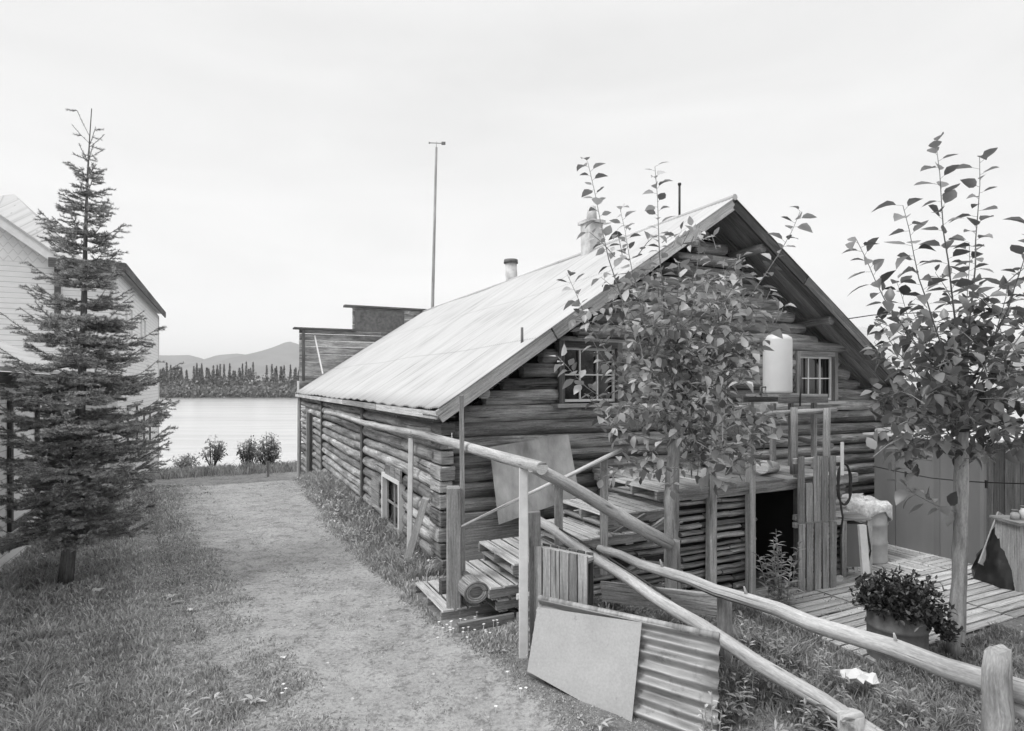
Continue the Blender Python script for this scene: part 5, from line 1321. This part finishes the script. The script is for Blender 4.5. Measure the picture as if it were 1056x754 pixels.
# broadleaf ground weeds
m = MB(); random.seed(12)
def rosette(x, y, sz, n_, tall=0, tn=1.0):
    z = tz(x, y)
    for k in range(n_):
        a_ = random.uniform(0, 6.28); r_ = random.uniform(0, sz * .8); c = V((x + math.cos(a_) * r_ * .4, y + math.sin(a_) * r_ * .4, z + random.uniform(0, tall)))
        m.leaf(c, V((math.cos(a_), math.sin(a_), random.uniform(.2, 1.0))), Z, sz * random.uniform(.6, 1.2), sz * random.uniform(.22, .45), random.random() * tn, curl=.45)
for k in range(2600):
    y = 3.3 * (16 / 3.3) ** random.random(); x = random.uniform(-10, 6)
    bad, t, s = in_any(np.array([x]), np.array([y])); 
    if bad[0] or path_mask(x, y) > .35: continue
    t, s = float(t[0]), float(s[0]); clv = float(wob(x, y, 2.3, 7))
    wallw = t < 0 and t > -1.1 and s > -.3; right = t > .6 and s < -2.1
    if 3.1 < t < 8.3 and -3.9 < s < -1.2: continue
    if wallw: rosette(x, y, random.uniform(.05, .10), 12, .22)
    elif right and t > 2.4 and s > -4.9: rosette(x, y, .04, 4, .02)
    elif right: rosette(x, y, random.uniform(.04, .085), 14, .24, .4)
    elif clv > .15: rosette(x, y, random.uniform(.04, .09), 7, .03)
for k in range(1500):
    y = 3.2 * (22 / 3.2) ** random.random(); x = random.uniform(-10, 6)
    bad, t, s = in_any(np.array([x]), np.array([y])); t, s = float(t[0]), float(s[0])
    wallw = -1.0 < t < 0 and -.2 < s < 15.5; rg = t > .9 and s < -2.2 and not (t > 2.3 and s > -4.9); lf2 = x < -4.5 and y < 7 and random.random() < .1
    if bad[0] or not (wallw or rg or lf2) or path_mask(x, y) > .5: continue
    if wallw and s < 8 and random.random() < .55: continue
    z = tz(x, y); h = random.uniform(.12, .42) * (1.0 if rg else .8); p0 = V((x, y, z)); tp = p0 + V((random.gauss(0, .09), random.gauss(0, .09), h)); m.tube([p0, p0.lerp(tp, .5), tp], [.004, .003, .002], 3, 0, .6, cap=False)
    n_ = int(h / .028); tb_ = random.random()
    for j in range(n_): c = p0.lerp(tp, .12 + .88 * j / n_); a2 = j * 2.4 + k; m.leaf(c, V((math.cos(a2), math.sin(a2), random.uniform(0, .8))), Z, random.uniform(.04, .075), random.uniform(.012, .024), tb_ * .5 + random.random() * .3, curl=.4)
o = m.build('broadleaf_weeds', M['grass'], loc=(0, 0, 0)); tag(o, 'broad-leaved low weeds mixed into the grass', 'weeds', kind='stuff')
# small white flowers
m = MB()
for (px, py, n_, sp_) in ((470, 650, 16, .13), (487, 645, 8, .1), (505, 652, 8, .1), (398, 556, 6, .12), (402, 572, 5, .1), (446, 585, 5, .08), (358, 556, 4, .1), (402, 583, 4, .06), (285, 718, 3, .1), (512, 714, 4, .1), (780, 690, 5, .1), (830, 745, 5, .1)):
    q = PZ(px, py, .05)
    for k in range(n_):
        x, y = q.x + random.gauss(0, sp_), q.y + random.gauss(0, sp_); z = tz(x, y) + random.uniform(.04, .09)
        m.tube([V((x, y, z - .12)), V((x, y, z))], .002, 3, cap=False)
        for j in range(5):
            a_ = j * 1.256; m.leaf(V((x, y, z)), V((math.cos(a_), math.sin(a_), .25)), Z, .016, .013, .5)
o = m.build('white_flowers', M['flower'], loc=(0, 0, 0)); tag(o, 'tiny white flowers scattered in the grass by the steps', 'flowers', kind='stuff')
# small stones on the lane
m = MB()
for k in range(420):
    y = 3.6 * (14 / 3.6) ** random.random(); x = random.uniform(-7, 1)
    if path_mask(x, y) < .5: continue
    r = random.uniform(.006, .02); z = tz(x, y); b = len(m.v)
    for (dx, dy, dz) in ((1, 0, 0), (0, 1, 0), (-1, 0, 0), (0, -1, 0), (0, 0, .7)): m.v.append(V((x + dx * r * random.uniform(.7, 1.3), y + dy * r * random.uniform(.7, 1.3), z + dz * r)))
    for j in range(4): m.face([b + j, b + (j + 1) % 4, b + 4], [(0, 0)] * 3, random.random(), True)
o = m.build('lane_pebbles', M['pale'], loc=(0, 0, 0)); tag(o, 'scattered small pebbles on the dirt lane', 'pebbles', kind='stuff')
for n_, (px, py) in enumerate(((415, 0),)): pass

# ------------------------------------------------------------------ river air
hz = MB(); hz.box((0, 3650, 137.5), (14400, 0, 0), (0, 7900, 0), (0, 0, 315), 0, .5)
hm = bpy.data.materials.new('haze_air'); hm.use_nodes = True; hn = hm.node_tree; hn.nodes.clear(); ho = hn.nodes.new('ShaderNodeOutputMaterial'); hv = hn.nodes.new('ShaderNodeVolumePrincipled')
hv.inputs['Color'].default_value = (1, 1, 1, 1); hv.inputs['Density'].default_value = .00017; hn.links.new(hv.outputs[0], ho.inputs['Volume'])
hzo = hz.build('haze', hm); tag(hzo, kind='stuff')
# ------------------------------------------------------------------ light: overcast, soft sun from the left
SUN_EL, SUN_AZ = 52, 240      # azimuth measured clockwise from +Y (north)
wld = bpy.data.worlds.new('World'); sc.world = wld; wld.use_nodes = True; nt = wld.node_tree; nt.nodes.clear()
out = nt.nodes.new('ShaderNodeOutputWorld'); bg = nt.nodes.new('ShaderNodeBackground'); nt.links.new(bg.outputs[0], out.inputs[0]); bg.inputs[1].default_value = .1
sky = nt.nodes.new('ShaderNodeTexSky'); sky.sky_type = 'NISHITA'; sky.sun_disc = False; sky.sun_elevation = R(SUN_EL); sky.sun_rotation = R(SUN_AZ); sky.air_density = 1; sky.dust_density = 4
bw = nt.nodes.new('ShaderNodeRGBToBW'); nt.links.new(sky.outputs[0], bw.inputs[0])
def wm(op, a, b, clamp=False):
    n = nt.nodes.new('ShaderNodeMath'); n.operation = op; n.use_clamp = clamp
    for i, x in enumerate((a, b)):
        if hasattr(x, 'links'): nt.links.new(x, n.inputs[i])
        else: n.inputs[i].default_value = x
    return n.outputs[0]
tc_ = nt.nodes.new('ShaderNodeTexCoord'); sx = nt.nodes.new('ShaderNodeSeparateXYZ'); nt.links.new(tc_.outputs['Generated'], sx.inputs[0])
mp = nt.nodes.new('ShaderNodeMapping'); mp.inputs['Scale'].default_value = (1, 1, 4.5); nt.links.new(tc_.outputs['Generated'], mp.inputs[0])
nz = nt.nodes.new('ShaderNodeTexNoise'); nz.inputs['Scale'].default_value = 2.2; nz.inputs['Detail'].default_value = 7; nz.inputs['Distortion'].default_value = .5; nt.links.new(mp.outputs[0], nz.inputs['Vector'])
rp = nt.nodes.new('ShaderNodeValToRGB'); e = rp.color_ramp.elements; e[0].position = 0; e[0].color = (9.6,) * 3 + (1,); e[1].position = .16; e[1].color = (8.7,) * 3 + (1,)
e2 = e.new(.5); e2.color = (7.4,) * 3 + (1,); e4 = e.new(.62); e4.color = (8.6,) * 3 + (1,); e3 = e.new(1.0); e3.color = (15.0,) * 3 + (1,)
# ramps clamp nothing above 1 here, so keep factors in a multiply
for el in e: el.color = tuple(c / 20 for c in el.color[:3]) + (1,)
nt.links.new(sx.outputs[2], rp.inputs[0])
cl = wm('ADD', wm('MULTIPLY', nz.outputs['Fac'], .26), .93)
base_c = wm('MULTIPLY', wm('MULTIPLY', rp.outputs[0], 18.0), cl)
tot = wm('ADD', base_c, wm('MULTIPLY', wm('MINIMUM', bw.outputs[0], 6.0), .12))
nt.links.new(tot, bg.inputs[0])
sl = bpy.data.lights.new('sun', 'SUN'); sl.energy = 2.1; sl.angle = R(20); sl.color = (1, 1, 1); so_ = bpy.data.objects.new('sun', sl); COL.objects.link(so_)
az = R(SUN_AZ); dirv = V((math.sin(az) * math.cos(R(SUN_EL)), math.cos(az) * math.cos(R(SUN_EL)), math.sin(R(SUN_EL))))
so_.rotation_euler = dirv.to_track_quat('Z', 'Y').to_euler(); so_.location = (0, 0, 30)
sc.view_settings.view_transform = 'Standard'; sc.view_settings.look = 'None'; sc.view_settings.exposure = .24; sc.view_settings.gamma = 1; sc.view_settings.use_curve_mapping = False
sc.cycles.max_bounces = 6; sc.cycles.diffuse_bounces = 3; sc.cycles.transparent_max_bounces = 4
